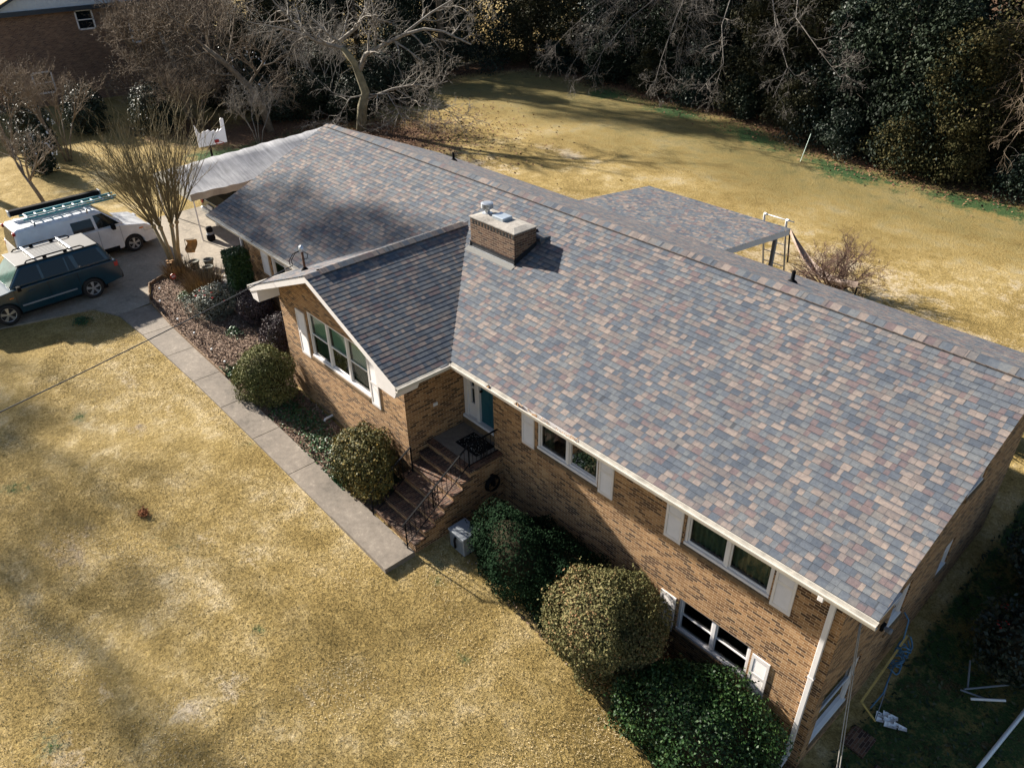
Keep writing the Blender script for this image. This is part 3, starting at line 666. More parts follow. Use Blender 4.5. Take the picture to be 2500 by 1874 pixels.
# ------------------------------------------------------------------ windows
def window(axis, c, u0, u1, z0, z1, n, inward=1, rail=True, cover=None, frame=None, recess=.035, mull=.09, fr=.07, sill=True, ac=False):
    P = (lambda u, z, d: (u, c+d*inward, z)) if axis == 'y' else (lambda u, z, d: (c+d*inward, u, z))
    def bx(mb, a, b, e, f, d0, d1):
        p, q = P(a, e, d0), P(b, f, d1); mb.box(min(p[0], q[0]), max(p[0], q[0]), min(p[1], q[1]), max(p[1], q[1]), min(p[2], q[2]), max(p[2], q[2]))
    mb = MB(); r0 = recess
    bx(mb, u0, u1, z0, z0+fr, r0-.03, .1); bx(mb, u0, u1, z1-fr*.8, z1, r0, .1)
    bx(mb, u0, u0+fr, z0+fr, z1-fr*.8, r0, .1); bx(mb, u1-fr, u1, z0+fr, z1-fr*.8, r0, .1)
    w = (u1-u0-2*fr-(n-1)*mull)/n; lights = []
    for i in range(n):
        a = u0+fr+i*(w+mull); lights.append((a, a+w))
        if i: bx(mb, a-mull, a, z0+fr, z1-fr*.8, r0, .1)
    o = mb.build('window', frame or M_WH, H, bevel=.006)
    zm = (z0+z1)/2+.02
    for a, b in lights:
        s = MB(); st = .035
        if rail:
            for e, f, dd in ((z0+fr, zm, .05), (zm-.02, z1-fr*.8, .025)):
                d0 = r0+dd
                bx(s, a, b, e, e+st, d0, d0+.03); bx(s, a, b, f-st, f, d0, d0+.03); bx(s, a, a+st, e+st, f-st, d0, d0+.03); bx(s, b-st, b, e+st, f-st, d0, d0+.03)
        else:
            e, f, d0 = z0+fr, z1-fr*.8, r0+.03
            bx(s, a, b, e, e+st, d0, d0+.03); bx(s, a, b, f-st, f, d0, d0+.03); bx(s, a, a+st, e+st, f-st, d0, d0+.03); bx(s, b-st, b, e+st, f-st, d0, d0+.03)
        s.build('sash', M_WH, o, bevel=.004)
        gl = MB(); d = r0+.062
        gl.quad(P(a+.02, z0+fr+.02, d), P(b-.02, z0+fr+.02, d), P(b-.02, z1-fr, d), P(a+.02, z1-fr, d)); gl.build('pane', M_GL, o)
        if rail: sc_ = MB(); d = r0+.048; sc_.quad(P(a+.03, z0+fr+.03, d), P(b-.03, z0+fr+.03, d), P(b-.03, zm-.03, d), P(a+.03, zm-.03, d)); sc_.build('screen', M_SCR, o)
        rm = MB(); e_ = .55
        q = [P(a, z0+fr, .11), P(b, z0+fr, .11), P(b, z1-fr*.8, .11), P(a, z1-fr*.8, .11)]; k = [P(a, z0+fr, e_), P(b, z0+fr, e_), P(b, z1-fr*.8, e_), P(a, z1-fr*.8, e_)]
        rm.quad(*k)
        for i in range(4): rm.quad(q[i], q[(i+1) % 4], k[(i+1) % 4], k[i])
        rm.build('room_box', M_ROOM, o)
        if cover == 'blind':
            bl = MB(); nsl = 26; zt, zb = z1-fr, z0+fr+.02
            for i in range(nsl):
                zz = zb+(zt-zb)*i/nsl; h = (zt-zb)/nsl
                bl.quad(P(a+.03, zz, .15), P(b-.03, zz, .15), P(b-.03, zz+h*.98, .135), P(a+.03, zz+h*.98, .135))
            bl.build('blind', M_BLIND, o, fixn=False)
        elif cover in ('curtain', 'part'):
            cu_ = MB(); nn = 22
            rngs = [(a+.01, b-.01)] if cover == 'curtain' else [(a+.01, a+(b-a)*.4)] if a < (u0+u1)/2-.2 else [(a+(b-a)*.55, b-.01)]
            for e, f in rngs:
                for i in range(nn):
                    x0, x1 = e+(f-e)*i/nn, e+(f-e)*(i+1)/nn; d0, d1 = .2+.03*math.sin(i*1.9), .2+.03*math.sin((i+1)*1.9)
                    cu_.quad(P(x0, z0+fr, d0), P(x1, z0+fr, d1), P(x1, z1-.05, d1), P(x0, z1-.05, d0))
            cu_.build('curtain', M_CURT, o, smooth=True)
    if sill:
        sl = MB(); bh_ = .0677; k = int((u1-u0+.1)/bh_); 
        for i in range(k):
            a = u0-.05+i*bh_
            p0, p1, p2, p3 = P(a+.005, z0-.005, -.035), P(a+bh_-.005, z0-.005, -.035), P(a+bh_-.005, z0+.012, .04), P(a+.005, z0+.012, .04)
            lo = [P(a+.005, z0-.10, -.035), P(a+bh_-.005, z0-.10, -.035), P(a+bh_-.005, z0-.10, .0), P(a+.005, z0-.10, .0)]
            sl.quad(p0, p1, p2, p3); sl.quad(lo[0], lo[1], p1, p0); sl.quad(lo[0], p0, p3, lo[3]); sl.quad(lo[1], lo[2], p2, p1)
        p = [P(u0-.05, z0-.102, -.028), P(u1+.05, z0+.0, .0)]
        bx(sl, u0-.05, u1+.05, z0-.10, z0-.008, -.028, -.002)
        sl.build('brick_sill', M_SILL, o)
    return o
M_SILL = plain('sill_brick', (.165, .105, .055), .85, var=.35, scale=12)
def shutter(axis, c, u0, u1, z0, z1, sag=0):
    P = (lambda u, z, d: (u, c-d, z))
    mb = MB(); st = .055; t = .032
    B = lambda a, b, e, f, d0, d1: mb.box(a, b, c-d1, c-d0, e, f)
    B(u0, u0+st, z0, z1, .002, t); B(u1-st, u1, z0, z1, .002, t)
    zm = z0+(z1-z0)*.5
    for e, f in ((z0, z0+.09), (zm-.035, zm+.035), (z1-.09, z1)): B(u0+st, u1-st, e, f, .002, t)
    for e, f in ((z0+.09, zm-.035), (zm+.035, z1-.09)):
        k = int((f-e)/.042)
        for i in range(k):
            a = e+(f-e)*i/k; h = (f-e)/k
            mb.quad((u0+st, c-.026, a), (u1-st, c-.026, a), (u1-st, c-.008, a+h), (u0+st, c-.008, a+h)); mb.quad((u0+st, c-.026, a), (u1-st, c-.026, a), (u1-st, c-.008, a), (u0+st, c-.008, a))
    return mb.build('shutter', M_SHUT, H)
window('y', FY, *winF[0], 2, cover='curtain'); window('y', FY, *winF[1], 2, rail=False, cover='part'); window('y', FY, *winF[2], 2, rail=False, cover='curtain')
window('y', FY, *winF[3], 2, cover=None)
window('y', WYF, *wwin, 3, cover='blind', recess=.02)
for a, b, z0, z1 in ((2.28, 2.82, 4.18, 5.55), (5.05, 5.55, 4.18, 5.55), (16.14, 16.58, 4.13, 5.5), (18.73, 19.17, 4.13, 5.5), (20.66, 21.10, 4.13, 5.5), (23.26, 23.70, 4.13, 5.5), (20.78, 21.20, 1.44, 2.54), (23.18, 23.59, 1.44, 2.54)): shutter('y', FY, a, b, z0, z1)
for a, b in ((8.08, 8.60), (11.92, 12.34)): shutter('y', WYF, a, b, 4.0, 5.52)
for hh in gh_: window('x', XR, *hh, 1, inward=-1, cover=None, sill=True)
# entry: sidelight, door, threshold
ed = MB(); EY = FY+.3
ed.box(13.53, 15.02, EY-.16, EY+.02, 3.50, 3.58); ed.build('threshold', M_WH, H, bevel=.006)
th_ = MB()
for k in range(22): th_.box(13.53+k*.0677+.005, 13.53+(k+1)*.0677-.005, EY-.17, EY-.02, 3.385, 3.50)
th_.box(13.53, 15.01, EY-.163, EY-.02, 3.30, 3.495); th_.build('brick_sill', M_SILL, H)
df = MB()
df.box(13.55, 13.70, EY-.10, EY+.05, 3.58, 5.75); df.box(14.06, 14.19, EY-.10, EY+.05, 3.58, 5.75); df.box(13.70, 14.06, EY-.05, EY+.05, 3.58, 4.05); df.box(13.70, 15.02, EY-.10, EY+.05, 5.62, 5.75)
df.box(13.70, 13.80, EY-.06, EY+.04, 4.05, 5.62); df.box(13.96, 14.06, EY-.06, EY+.04, 4.05, 5.62)
for z in (4.55, 5.06): df.box(13.80, 13.96, EY-.05, EY+.03, z, z+.04)
dfo = df.build('sidelight_frame', M_WH, H, bevel=.008)
sg_ = MB(); sg_.quad((13.79, EY, 4.05), (13.97, EY, 4.05), (13.97, EY, 5.62), (13.79, EY, 5.62)); sg_.build('pane', M_CGL, dfo)
dr = MB(); dr.box(14.19, 15.02, EY-.02, EY+.03, 3.585, 5.62)
for a, b, e, f in ((14.29, 14.55, 3.72, 4.3), (14.66, 14.92, 3.72, 4.3), (14.29, 14.55, 4.42, 5.45), (14.66, 14.92, 4.42, 5.45)): dr.box(a, b, EY-.032, EY-.018, e, f)
dro = dr.build('front_door', M_TEAL, H, bevel=.008)
hd = MB(); hd.lathe([(.03, 0), (.032, -.02), (.02, -.03), (.035, -.05), (.03, -.075), (.0, -.085)], (14.25, EY-.02, 4.62), 12, 'y'); hd.build('handle', M_BLK, dro, smooth=True)
bxm = MB(); bxm.box(WXR+.002, WXR+.03, -.12, .02, 4.28, 4.38); bxm.build('outlet_box', M_WH, H, bevel=.006)
# ------------------------------------------------------------------ chimney
ch = MB(); cx0, cx1, cy0, cy1, ct = 11.46, 13.30, 3.08, 3.89, 8.17
ch.box(cx0, cx1, cy0, cy1, 6.6, ct); cho = ch.build('chimney', M_CHIM, H)
for k in range(14): xx = cx0+.10+k*.128; MB().box(xx, xx+.062, cy0-.006, cy0+.02, ct-.135, ct-.045).build('brick_hole', M_ROOM, cho)
cn = MB()
cn.quad((cx0-.02, cy0-.02, ct), (cx1+.02, cy0-.02, ct), (cx1+.02, cy1+.02, ct), (cx0-.02, cy1+.02, ct))
lo = [(cx0-.02, cy0-.02), (cx1+.02, cy0-.02), (cx1+.02, cy1+.02), (cx0-.02, cy1+.02)]; hi = [(cx0+.22, cy0+.2), (cx1-.22, cy0+.2), (cx1-.22, cy1-.2), (cx0+.22, cy1-.2)]
for k in range(4):
    a, b = lo[k], lo[(k+1) % 4]; c_, d_ = hi[(k+1) % 4], hi[k]
    cn.quad((*a, ct), (*b, ct), (*b, ct+.03), (*a, ct+.03)); cn.quad((*a, ct+.03), (*b, ct+.03), (*c_, ct+.085), (*d_, ct+.085))
cn.quad(*[(*p, ct+.085) for p in hi]); cn.build('chimney_crown', M_CROWN, cho)
fl = MB(); fc = (11.72, 3.5, ct+.06); fl.lathe([(.15, 0), (.15, .03), (.08, .05), (.08, .13), (.15, .16), (.17, .17)], fc, 18)
for k in range(3): fl.lathe([(.165, .18+.045*k), (.175, .185+.045*k), (.175, .205+.045*k), (.165, .21+.045*k)], fc, 20)
for k in range(8): a = k*math.pi/4; fl.tube([(fc[0]+.168*math.cos(a), fc[1]+.168*math.sin(a), fc[2]+.16), (fc[0]+.168*math.cos(a), fc[1]+.168*math.sin(a), fc[2]+.31)], .008, 4)
fl.lathe([(.178, .31), (.12, .33), (.0, .335)], fc, 20); fl.build('flue_cap', M_STEEL, cho, smooth=False)
fb = MB(); fb.box(12.10, 12.56, 3.34, 3.70, ct+.07, ct+.17); fb.build('flue_lid', plain('blue_grey_metal', (.42, .47, .52), .4, .5), cho, bevel=.015)
fs = MB(); zf = lambda y_: EZ+y_*S_
fs.quad((cx0-.03, cy0-.012, zf(cy0)), (cx1+.03, cy0-.012, zf(cy0)), (cx1+.03, cy0-.012, zf(cy0)+.17), (cx0-.03, cy0-.012, zf(cy0)+.17))
for xx in (cx0-.012, cx1+.012): fs.quad((xx, cy0-.03, zf(cy0)), (xx, cy1, zf(cy1)), (xx, cy1, zf(cy1)+.14), (xx, cy0-.03, zf(cy0)+.17))
fs.quad((cx0-.06, cy0-.05, zf(cy0)-.01), (cx0-.06, cy0-.01, zf(cy0)+.02), (cx0-.012, cy0-.012, zf(cy0)+.17), (cx0-.012, cy0-.012, zf(cy0)))
fs.build('flashing', M_FLASH, cho)
ap = MB(); ap.quad((cx0-.1, cy0-.19, zf(cy0-.19)+.018), (cx1+.06, cy0-.19, zf(cy0-.19)+.018), (cx1+.06, cy0-.03, zf(cy0-.03)+.026), (cx0-.1, cy0-.03, zf(cy0-.03)+.026)); ap.build('flashing_apron', plain('grey_shingle_strip', (.145, .143, .135), .9, var=.25, scale=40), cho)
ap = MB(); ap.bar((cx0-.02, cy0-.03, zf(cy0)+.02), (cx1, cy0-.03, zf(cy0)+.02), .02, .025); ap.build('flashing_edge', M_STEEL, cho)
sd_ = MB(); sx = cx1-.18
sd_.quad((sx, cy1, zf(cy1)+.30), (cx1+.12, cy1+.02, zf(cy1)+.24), (cx1+.12, cy1+.42, zf(cy1+.42)+.02), (sx, cy1+.5, zf(cy1+.5)+.02))
sd_.quad((sx, cy1, zf(cy1)+.30), (sx-.8, cy1, zf(cy1)+.02), (sx-.3, cy1+.5, zf(cy1+.5)+.02)); sd_.quad((cx1+.12, cy1+.02, zf(cy1)+.24), (cx1+.12, cy1+.42, zf(cy1+.42)+.02), (cx1+.12, cy1+.05, zf(cy1)+.02))
sd_.build('saddle', M_SH, cho)
# vent pipes and service mast
for vx, vy in ((3.1, 9.05), (19.05, 7.45)):
    vz = EZ+(2*W_-vy)*S_; p = MB(); p.lathe([(.16, -.03), (.13, .02), (.06, .08), (.05, .10), (.05, .32), (.04, .32), (.04, .2)], (vx, vy, vz), 14); p.build('vent_pipe', M_BLK, H, smooth=False)
ms = MB(); mx, my = 8.36, -.62; mz = EZ+(mx-6.705)*S_; ms.tube([(mx, my, mz-.1), (mx, my, mz+.62)], .035, 10); mso = ms.build('service_mast', M_RUST, H, smooth=True)
p = MB(); p.lathe([(.12, -.01), (.1, .03), (.05, .10), (.04, .11)], (mx, my, mz), 14); p.build('mast_boot', M_BLK, mso)
p = MB(); p.lathe([(.05, .58), (.075, .60), (.085, .66), (.07, .73), (.03, .77), (0, .775)], (mx, my, mz), 14); p.build('weatherhead', M_STEEL, mso, smooth=True)
p = MB(); hx, hz = mx-.06, mz+.6
for dy_ in (-.05, .02): p.tube([(hx, my+dy_, hz), (hx-.15, my-.14+dy_, hz-.1), (hx-.17, my-.28+dy_, hz-.28), (hx-.1, my-.30+dy_, hz-.38)], .012, 5)
p.tube([(mx+.06, my, hz), (mx+.17, my+.08, hz-.06), (mx+.14, my+.06, hz-.2), (mx+.03, my, hz-.25)], .01, 5); p.build('drip_loop', M_BLK, mso, smooth=True)
# patio roof at the back
pr = MB(); pz = lambda y_: 5.97-(y_-10.5)*.105
def pframe(u, s, n): y_ = 14.93-s; return (u, y_, pz(y_)+n)
courses(pr, pframe, 4.75, lambda s: (8.42, 14.92)); pro = pr.build('patio_roof', M_SH, H, fixn=False)
pf = MB()
pf.box(8.44, 14.90, 14.86, 14.90, pz(14.9)-.22, pz(14.9)-.01)
for xx in (8.44, 14.86): pf.quad((xx, 10.3, pz(10.3)-.01), (xx, 14.9, pz(14.9)-.01), (xx, 14.9, pz(14.9)-.22), (xx, 10.3, pz(10.3)-.22)); pf.quad((xx+.04, 10.3, pz(10.3)-.01), (xx+.04, 14.9, pz(14.9)-.01), (xx+.04, 14.9, pz(14.9)-.22), (xx+.04, 10.3, pz(10.3)-.22))
pf.quad((8.46, 10.3, pz(10.3)-.05), (14.88, 10.3, pz(10.3)-.05), (14.88, 14.88, pz(14.9)-.06), (8.46, 14.88, pz(14.9)-.06)); pf.build('patio_fascia', M_WH, pro)
for xx in (8.7, 14.55):
    po = MB(); po.box(xx-.06, xx+.06, 14.55, 14.67, gz(xx, 14.6)-.1, pz(14.6)-.07); po.build('patio_post', M_GREY, pro)
tag(thing('patio_slab', 'x', 'x'), 'x') if False else None
draped('patio_slab', [(8.3, 9.9), (15, 9.9), (15, 15), (8.3, 15)], M_CON, .05, .1)
# ------------------------------------------------------------------ front steps
ST = thing('front_steps', 'dark brick front steps with concrete landing at the teal front door', 'steps', (14.4, -.9, 1.7))
sx0, sx1 = 13.535, 15.37
sb = MB(); nose = [(-.71, 3.07), (-1.02, 2.855), (-1.33, 2.65), (-1.655, 2.43), (-1.98, 2.235), (-2.31, 2.03)]
prev = -.42
for k, (yn, zt) in enumerate(nose):
    sb.box(sx0 if yn > -1.0 else sx0-.0, sx1-.02, yn+.02, prev+.02, 1.2, zt-.068)
    prev = yn
sb.box(sx0, sx1-.025, -.40, FY, 1.0, 3.235)
sbo = sb.build('stair_body', MB_, ST)
tr = MB(); prev = -.42
for yn, zt in nose: tr.box(sx0, sx1, yn-.01, prev+.04, zt-.068, zt); prev = yn
tr.box(sx0, sx1, -.44, -.23, 3.235, 3.303); tr.box(15.14, sx1, -.23, FY, 3.235, 3.303)
tr.build('brick_tread', M_STEP, ST, bevel=.006)
ld = MB(); ld.box(sx0, 15.14, -.23, FY, 3.2, 3.300); ld.box(sx0, 15.01, FY, FY+.14, 3.2, 3.300); ld.build('landing', M_CON, ST)
lh = MB()
for yn, zt in nose+[(-.44, 3.303)]:
    for q in range(3): lh.box(sx1-.002, sx1+.003, yn+.025+.062*q, yn+.055+.062*q, zt-.05, zt-.022)
lh.build('brick_hole', M_MORT if 'M_MORT' in globals() else plain('pale_mortar_dots', (.33, .28, .2), .9), ST)
def railing(name, x_, low, high, flat=None, panel=None):
    mb = MB(); (y0, z0, h0), (y1, z1, h1) = low, high
    mb.bar((x_, y0, z0), (x_, y0, z0+h0), .03, .03); mb.bar((x_, y1, z1), (x_, y1, z1+h1), .036, .036)
    mb.bar((x_, y1+.01, z1+h1), (x_, y0-.08, z0+h0-.05), .045, .022); mb.bar((x_, y1, z1+.10), (x_, y0, z0+.12), .028, .014)
    n = int(abs(y1-y0)/.15)
    for i in range(1, n):
        t = i/n; y_ = y0+(y1-y0)*t; a = z0+.12+(z1+.10-z0-.12)*t; b = z0+h0+(z1+h1-z0-h0)*t
        mb.bar((x_, y_, a), (x_, y_, b), .013, .013)
    def scroll(y_, a, b, w):
        rg = random.Random(2)
        for q in range(4):
            zc = a+(b-a)*(q+.5)/4
            for sg in (-1, 1):
                pts = [(x_, y_+sg*(w*.25+w*.22*math.cos(t)), zc+(b-a)*.11*math.sin(t)) for t in np.linspace(0, 6.28, 9)]; mb.tube(pts, .009, 4, False)
            mb.lathe([(0, -.004), (.03, 0), (0, .004)], (x_, y_, zc), 6, 'x')
        for sg in (-1, 1): mb.bar((x_, y_+sg*w/2, a), (x_, y_+sg*w/2, b), .014, .014)
    if panel:
        t = panel; y_ = y0+(y1-y0)*t; scroll(y_, z0+.14+(z1-z0)*t, z0+h0+(z1+h1-z0-h0)*t-.02, .18)
    if flat:
        ye, pn = flat
        mb.bar((x_, y1, z1+h1), (x_, ye+.0, z1+h1), .045, .022); mb.bar((x_, y1, z1+.05), (x_, ye, z1+.05), .028, .014)
        for i in range(1, 8):
            y_ = y1+(ye-y1)*i/8
            mb.bar((x_, y_, z1+.05), (x_, y_, z1+h1), .013, .013)
        scroll(y1+(ye-y1)*pn, z1+.07, z1+h1-.02, .17)
    return mb.build(name, M_BLK, ST)
railing('handrail', 15.2, (-2.42, 1.83, .86), (-.30, 3.30, .72), flat=(.69, .5), panel=.46)
railing('handrail', 13.66, (-2.42, 1.83, .86), (-1.06, 2.65, .84))
dm = MB(); dm.box(14.12, 15.0, -.02+.12, FY+.02, 3.302, 3.318); dmo = dm.build('doormat', M_BLK); tag(dmo, 'black rubber doormat with pale flecks on the landing before the teal door', 'doormat')
fk = MB(); rg = random.Random(9)
for k in range(70):
    px, py = rg.uniform(14.16, 14.96), rg.uniform(.14, .7); fk.box(px, px+.022, py, py+.014, 3.318, 3.3205)
fk.build('fleck', plain('pale_fleck', (.35, .34, .31), .8), dmo)
hr = MB()
for q in range(5):
    pts = [(15.40+.02*q, .28+.24*math.cos(t)*(1-.04*q), 2.55+.24*math.sin(t)*(1-.04*q)) for t in np.linspace(0, 6.2832, 22)]
    hr.tube(pts, .013, 6, False)
hr.box(15.38, 15.50, .24, .32, 2.5, 2.85); tag(hr.build('garden_hose', M_BLK, smooth=False), 'black garden hose coiled on the side wall of the front steps', 'hose')
# deck box
DB = thing('storage_box', 'small grey plastic storage box on the grass beside the brick steps', 'box', (15.95, -1.15, gz(15.95, -1.15)))
bz = gz(15.95, -1.15); b = MB(); b.box(15.66, 16.24, -1.42, -.90, bz, bz+.55); bo = b.build('body', M_GREY, DB, bevel=.015)
b = MB()
for k in range(14): b.box(15.70+k*.036, 15.715+k*.036, -1.428, -1.418, bz+.05, bz+.48)
for k in range(12): b.box(16.236, 16.246, -1.39+k*.038, -1.375+k*.038, bz+.05, bz+.48)
b.build('rib', M_GREY, bo)
b = MB(); b.box(15.63, 16.27, -1.45, -.87, bz+.55, bz+.61); b.build('lid', M_GREY, DB, bevel=.02)
b = MB(); b.tube([(15.95, -1.46, bz+.5), (15.95, -1.49, bz+.40), (15.94, -1.47, bz+.2), (15.91, -1.45, bz+.12)], .03, 8); b.build('latch', M_BLK, DB, smooth=True)
# white pipes
b = MB(); b.tube([(9.36, -1.02, 2.28), (9.36, -1.3, 2.26)], .035, 10); b.tube([(9.36, -1.3, 2.26), (9.36, -1.34, 2.10)], .035, 10); tag(b.build('drain_pipe', M_PVC), 'short white drain pipe poking from the wing wall above ivy', 'pipe')
b = MB(); b.bar((24.75, -.05, .16), (25.35, -.55, .12), .11, .085); b.bar((24.55, .35, .22), (24.75, -.05, .16), .11, .085); tag(b.build('downspout_extension', M_WH, bevel=.01), 'white downspout extension lying on ground at the house corner', 'pipe')
# ------------------------------------------------------------------ shrubs
L_BOX = leafmat('boxwood_leaf', [(.048, .06, .018), (.10, .108, .034), (.17, .165, .06), (.27, .24, .11)], .7, .15)
L_MIX = leafmat('photinia_leaf', [(.03, .036, .012), (.07, .072, .022), (.14, .11, .03), (.28, .18, .04)], .6, .2)
L_DRK = leafmat('azalea_leaf', [(.004, .011, .005), (.009, .023, .010), (.018, .040, .017)], .8, .05)
L_BIG = leafmat('autumn_leaf', [(.04, .046, .018), (.082, .082, .030), (.125, .115, .044), (.18, .155, .066), (.23, .125, .06)], .7, .15)
L_HOL = leafmat('holly_leaf', [(.005, .015, .005), (.012, .034, .010), (.026, .062, .016), (.06, .10, .028)], .5, .2)
L_PUR = leafmat('purple_leaf', [(.016, .010, .013), (.036, .022, .026), (.065, .042, .045), (.12, .085, .08)], .55)
L_COL = leafmat('hedge_leaf', [(.010, .028, .008), (.025, .062, .016), (.05, .11, .03)], .45)
L_ROS = leafmat('rose_leaf', [(.045, .055, .04), (.10, .115, .085), (.19, .20, .16), (.30, .30, .26)], .6)
L_DRY = leafmat('dry_grass_leaf', [(.10, .06, .025), (.19, .125, .055), (.30, .21, .10)], .8)
L_IVY = leafmat('ivy_leaf', [(.012, .04, .012), (.03, .085, .025), (.06, .14, .04)], .5)
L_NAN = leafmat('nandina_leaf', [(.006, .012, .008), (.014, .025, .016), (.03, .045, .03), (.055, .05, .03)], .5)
shrub('round_bush', 'clipped olive green bush between walkway and wing window', 'bush', 6.95, -1.92, (.95, .92, .98), 22000, .052, L_BOX, 11, .26, flat=-.75, aspect=.6, sharp=9)
shrub('mixed_bush', 'green and golden bush left of the brick steps', 'bush', 12.45, -1.78, (1.08, .85, 1.0), 20000, .07, L_MIX, 15, .38, flat=-.8, depth=.45)
shrub('dark_bush', 'low dark green bush right of the grey storage box', 'bush', 17.4, -.5, (1.38, 1.25, 1.12), 26000, .06, L_DRK, 21, .32, flat=-.7, depth=.25)
shrub('dark_bush', 'low dark green bush between storage box and large autumn bush, under two windows', 'bush', 18.75, -.35, (1.2, 1.05, 1.0), 18000, .06, L_DRK, 27, .32, flat=-.65, depth=.25)
shrub('large_bush', 'largest round bush with olive and rusty leaves by the lower window', 'bush', 20.42, -.78, (1.36, 1.30, 1.36), 50000, .057, L_BIG, 33, .30, flat=-.85, depth=.28, sharp=9)
shrub('glossy_bush', 'glossy green holly bush under the lower window', 'bush', 22.72, -.55, (1.62, 1.2, 1.22), 36000, .066, L_HOL, 39, .30, flat=-.6, depth=.25, aspect=.65)
shrub('glossy_bush', 'small dark holly bush at the foot of white corner downspout', 'bush', 24.0, -.35, (.7, .6, .5), 7000, .065, L_HOL, 44, .3, flat=-.6, aspect=.65)
shrub('purple_bush', 'dark purple bush beside the tall green hedge column', 'bush', 2.55, -.05, (.8, .62, .72), 8000, .06, L_PUR, 50, .22, flat=-.8)
shrub('purple_bush', 'dark purple bush against the wing corner, nearer the round bush', 'bush', 4.75, -.1, (.88, .72, .82), 9000, .06, L_PUR, 55, .22, flat=-.8)
shrub('rose_bush', 'grey green rose bush with small red blooms in mulch bed', 'bush', 1.15, -1.0, (.75, .7, .62), 6000, .06, L_ROS, 60, .3, flat=-.8)
ro = bpy.data.objects['rose_bush']; rg = random.Random(2); mb = MB()
for k in range(9): a, b_ = rg.uniform(0, 6.28), rg.uniform(.3, 1.2); mb.lathe([(0, -.03), (.035, -.01), (.04, .02), (0, .03)], (.7*math.cos(a)*math.cos(b_), .65*math.sin(a)*math.cos(b_), .55+.55*math.sin(b_)), 7)
mb.build('bloom', M_RED, ro, local=True)
# square hedge column
HC = thing('hedge_column', 'tall square clipped dark green hedge column at the garage wall', 'hedge', (1.35, .12, gz(1.35, .1)))
rg_ = np.random.default_rng(5); n = 16000; hw_, hd_, hh_ = .36, .36, 2.25
face = rg_.random(n); U = rg_.uniform(-1, 1, (n, 2)); P = np.zeros((n, 3)); Nn = np.zeros((n, 3))
for lo_, hi_, f in ((0, .22, lambda u: (u[:, 0]*hw_, u[:, 1]*hd_, 0*u[:, 0]+hh_, (0, 0, 1))), (.22, .48, lambda u: (0*u[:, 0]+hw_, u[:, 0]*hd_, (u[:, 1]+1)/2*hh_, (1, 0, 0))), (.48, .74, lambda u: (u[:, 0]*hw_, 0*u[:, 0]-hd_, (u[:, 1]+1)/2*hh_, (0, -1, 0))), (.74, .87, lambda u: (0*u[:, 0]-hw_, u[:, 0]*hd_, (u[:, 1]+1)/2*hh_, (-1, 0, 0))), (.87, 1.01, lambda u: (u[:, 0]*hw_, 0*u[:, 0]+hd_, (u[:, 1]+1)/2*hh_, (0, 1, 0)))):
    mk = (face >= lo_) & (face < hi_); a, b_, c_, nn_ = f(U[mk]); P[mk] = np.stack([a, b_, c_], 1); Nn[mk] = nn_
P += rg_.normal(size=P.shape)*.022; V, F = leaves(rg_, P, Nn, .065, .6, .6); np_mesh('foliage', V, F, L_COL, HC, np.clip(.5+.25*rg_.normal(size=n), 0, 1))
b = MB(); b.box(-.32, .32, -.32, .32, -.1, 2.2); b.build('shade_core', M_INNER, HC, local=True)  # dark box filling the hedge, its colour standing for inner shade
# grasses and low plants
def tuft(name, label, cat, x_, y_, r_, h, n, mat, seed, wid=.012, lean=.5, group=None):
    rg = np.random.default_rng(seed); th = thing(name, label, cat, (x_, y_, gz(x_, y_)), group=group)
    a = rg.uniform(0, 6.28, n); rr = r_*np.sqrt(rg.random(n))*.6; hh = h*(.5+.6*rg.random(n)); ln = lean*(.3+rg.random(n))*r_
    base = np.stack([rr*np.cos(a), rr*np.sin(a), 0*a-.03], 1); a2 = a+rg.normal(size=n)*.6
    tip = base+np.stack([ln*np.cos(a2), ln*np.sin(a2), hh], 1); mid = (base+tip)/2+np.array([0, 0, 1])*hh[:, None]*.12
    s_ = np.stack([-np.sin(a2), np.cos(a2), 0*a], 1)*wid
    V = np.stack([base-s_, base+s_, mid+s_*.8, mid-s_*.8, mid-s_*.8, mid+s_*.8, tip+s_*.15, tip-s_*.15], 1).reshape(-1, 3)
    np_mesh('blades', V, np.arange(8*n).reshape(-1, 4), mat, th, rg.random(2*n)); return th
tuft('dry_plant', 'clump of dry brown stalks near the three clay pots', 'plant', -.75, -.55, 1.0, .85, 900, L_DRY, 3)
tuft('dry_plant', 'clump of dry brown stalks at the foot of the myrtle trunks', 'plant', -2.75, -.75, .75, .7, 500, L_DRY, 4)
tuft('seedling', 'green sprouting plant behind the ridge of the house', 'plant', 23.3, 13.4, .7, .7, 260, L_IVY, 8, .03, .7)
tuft('patio_plant', 'green plant clump by the patio corner behind the roof', 'plant', 15.6, 13.6, .7, .55, 300, L_IVY, 9, .03, .8)
def leafclump(name, label, cat, x_, y_, r_, h, n, mat, seed, wid=0, lean=0):
    rg = np.random.default_rng(seed); th = thing(name, label, cat, (x_, y_, gz(x_, y_))); n *= 2; q = rg.normal(size=(n, 2))*r_*.5
    P = np.stack([q[:, 0], q[:, 1]*.7, .03+rg.random(n)*h*np.exp(-(q**2).sum(1)/r_**2*1.5)], 1); V, F = leaves(rg, P, np.tile([0, 0, 1.], (n, 1)), .06, .6, .6); np_mesh('leaves', V, F, mat, th, rg.random(n)); return th
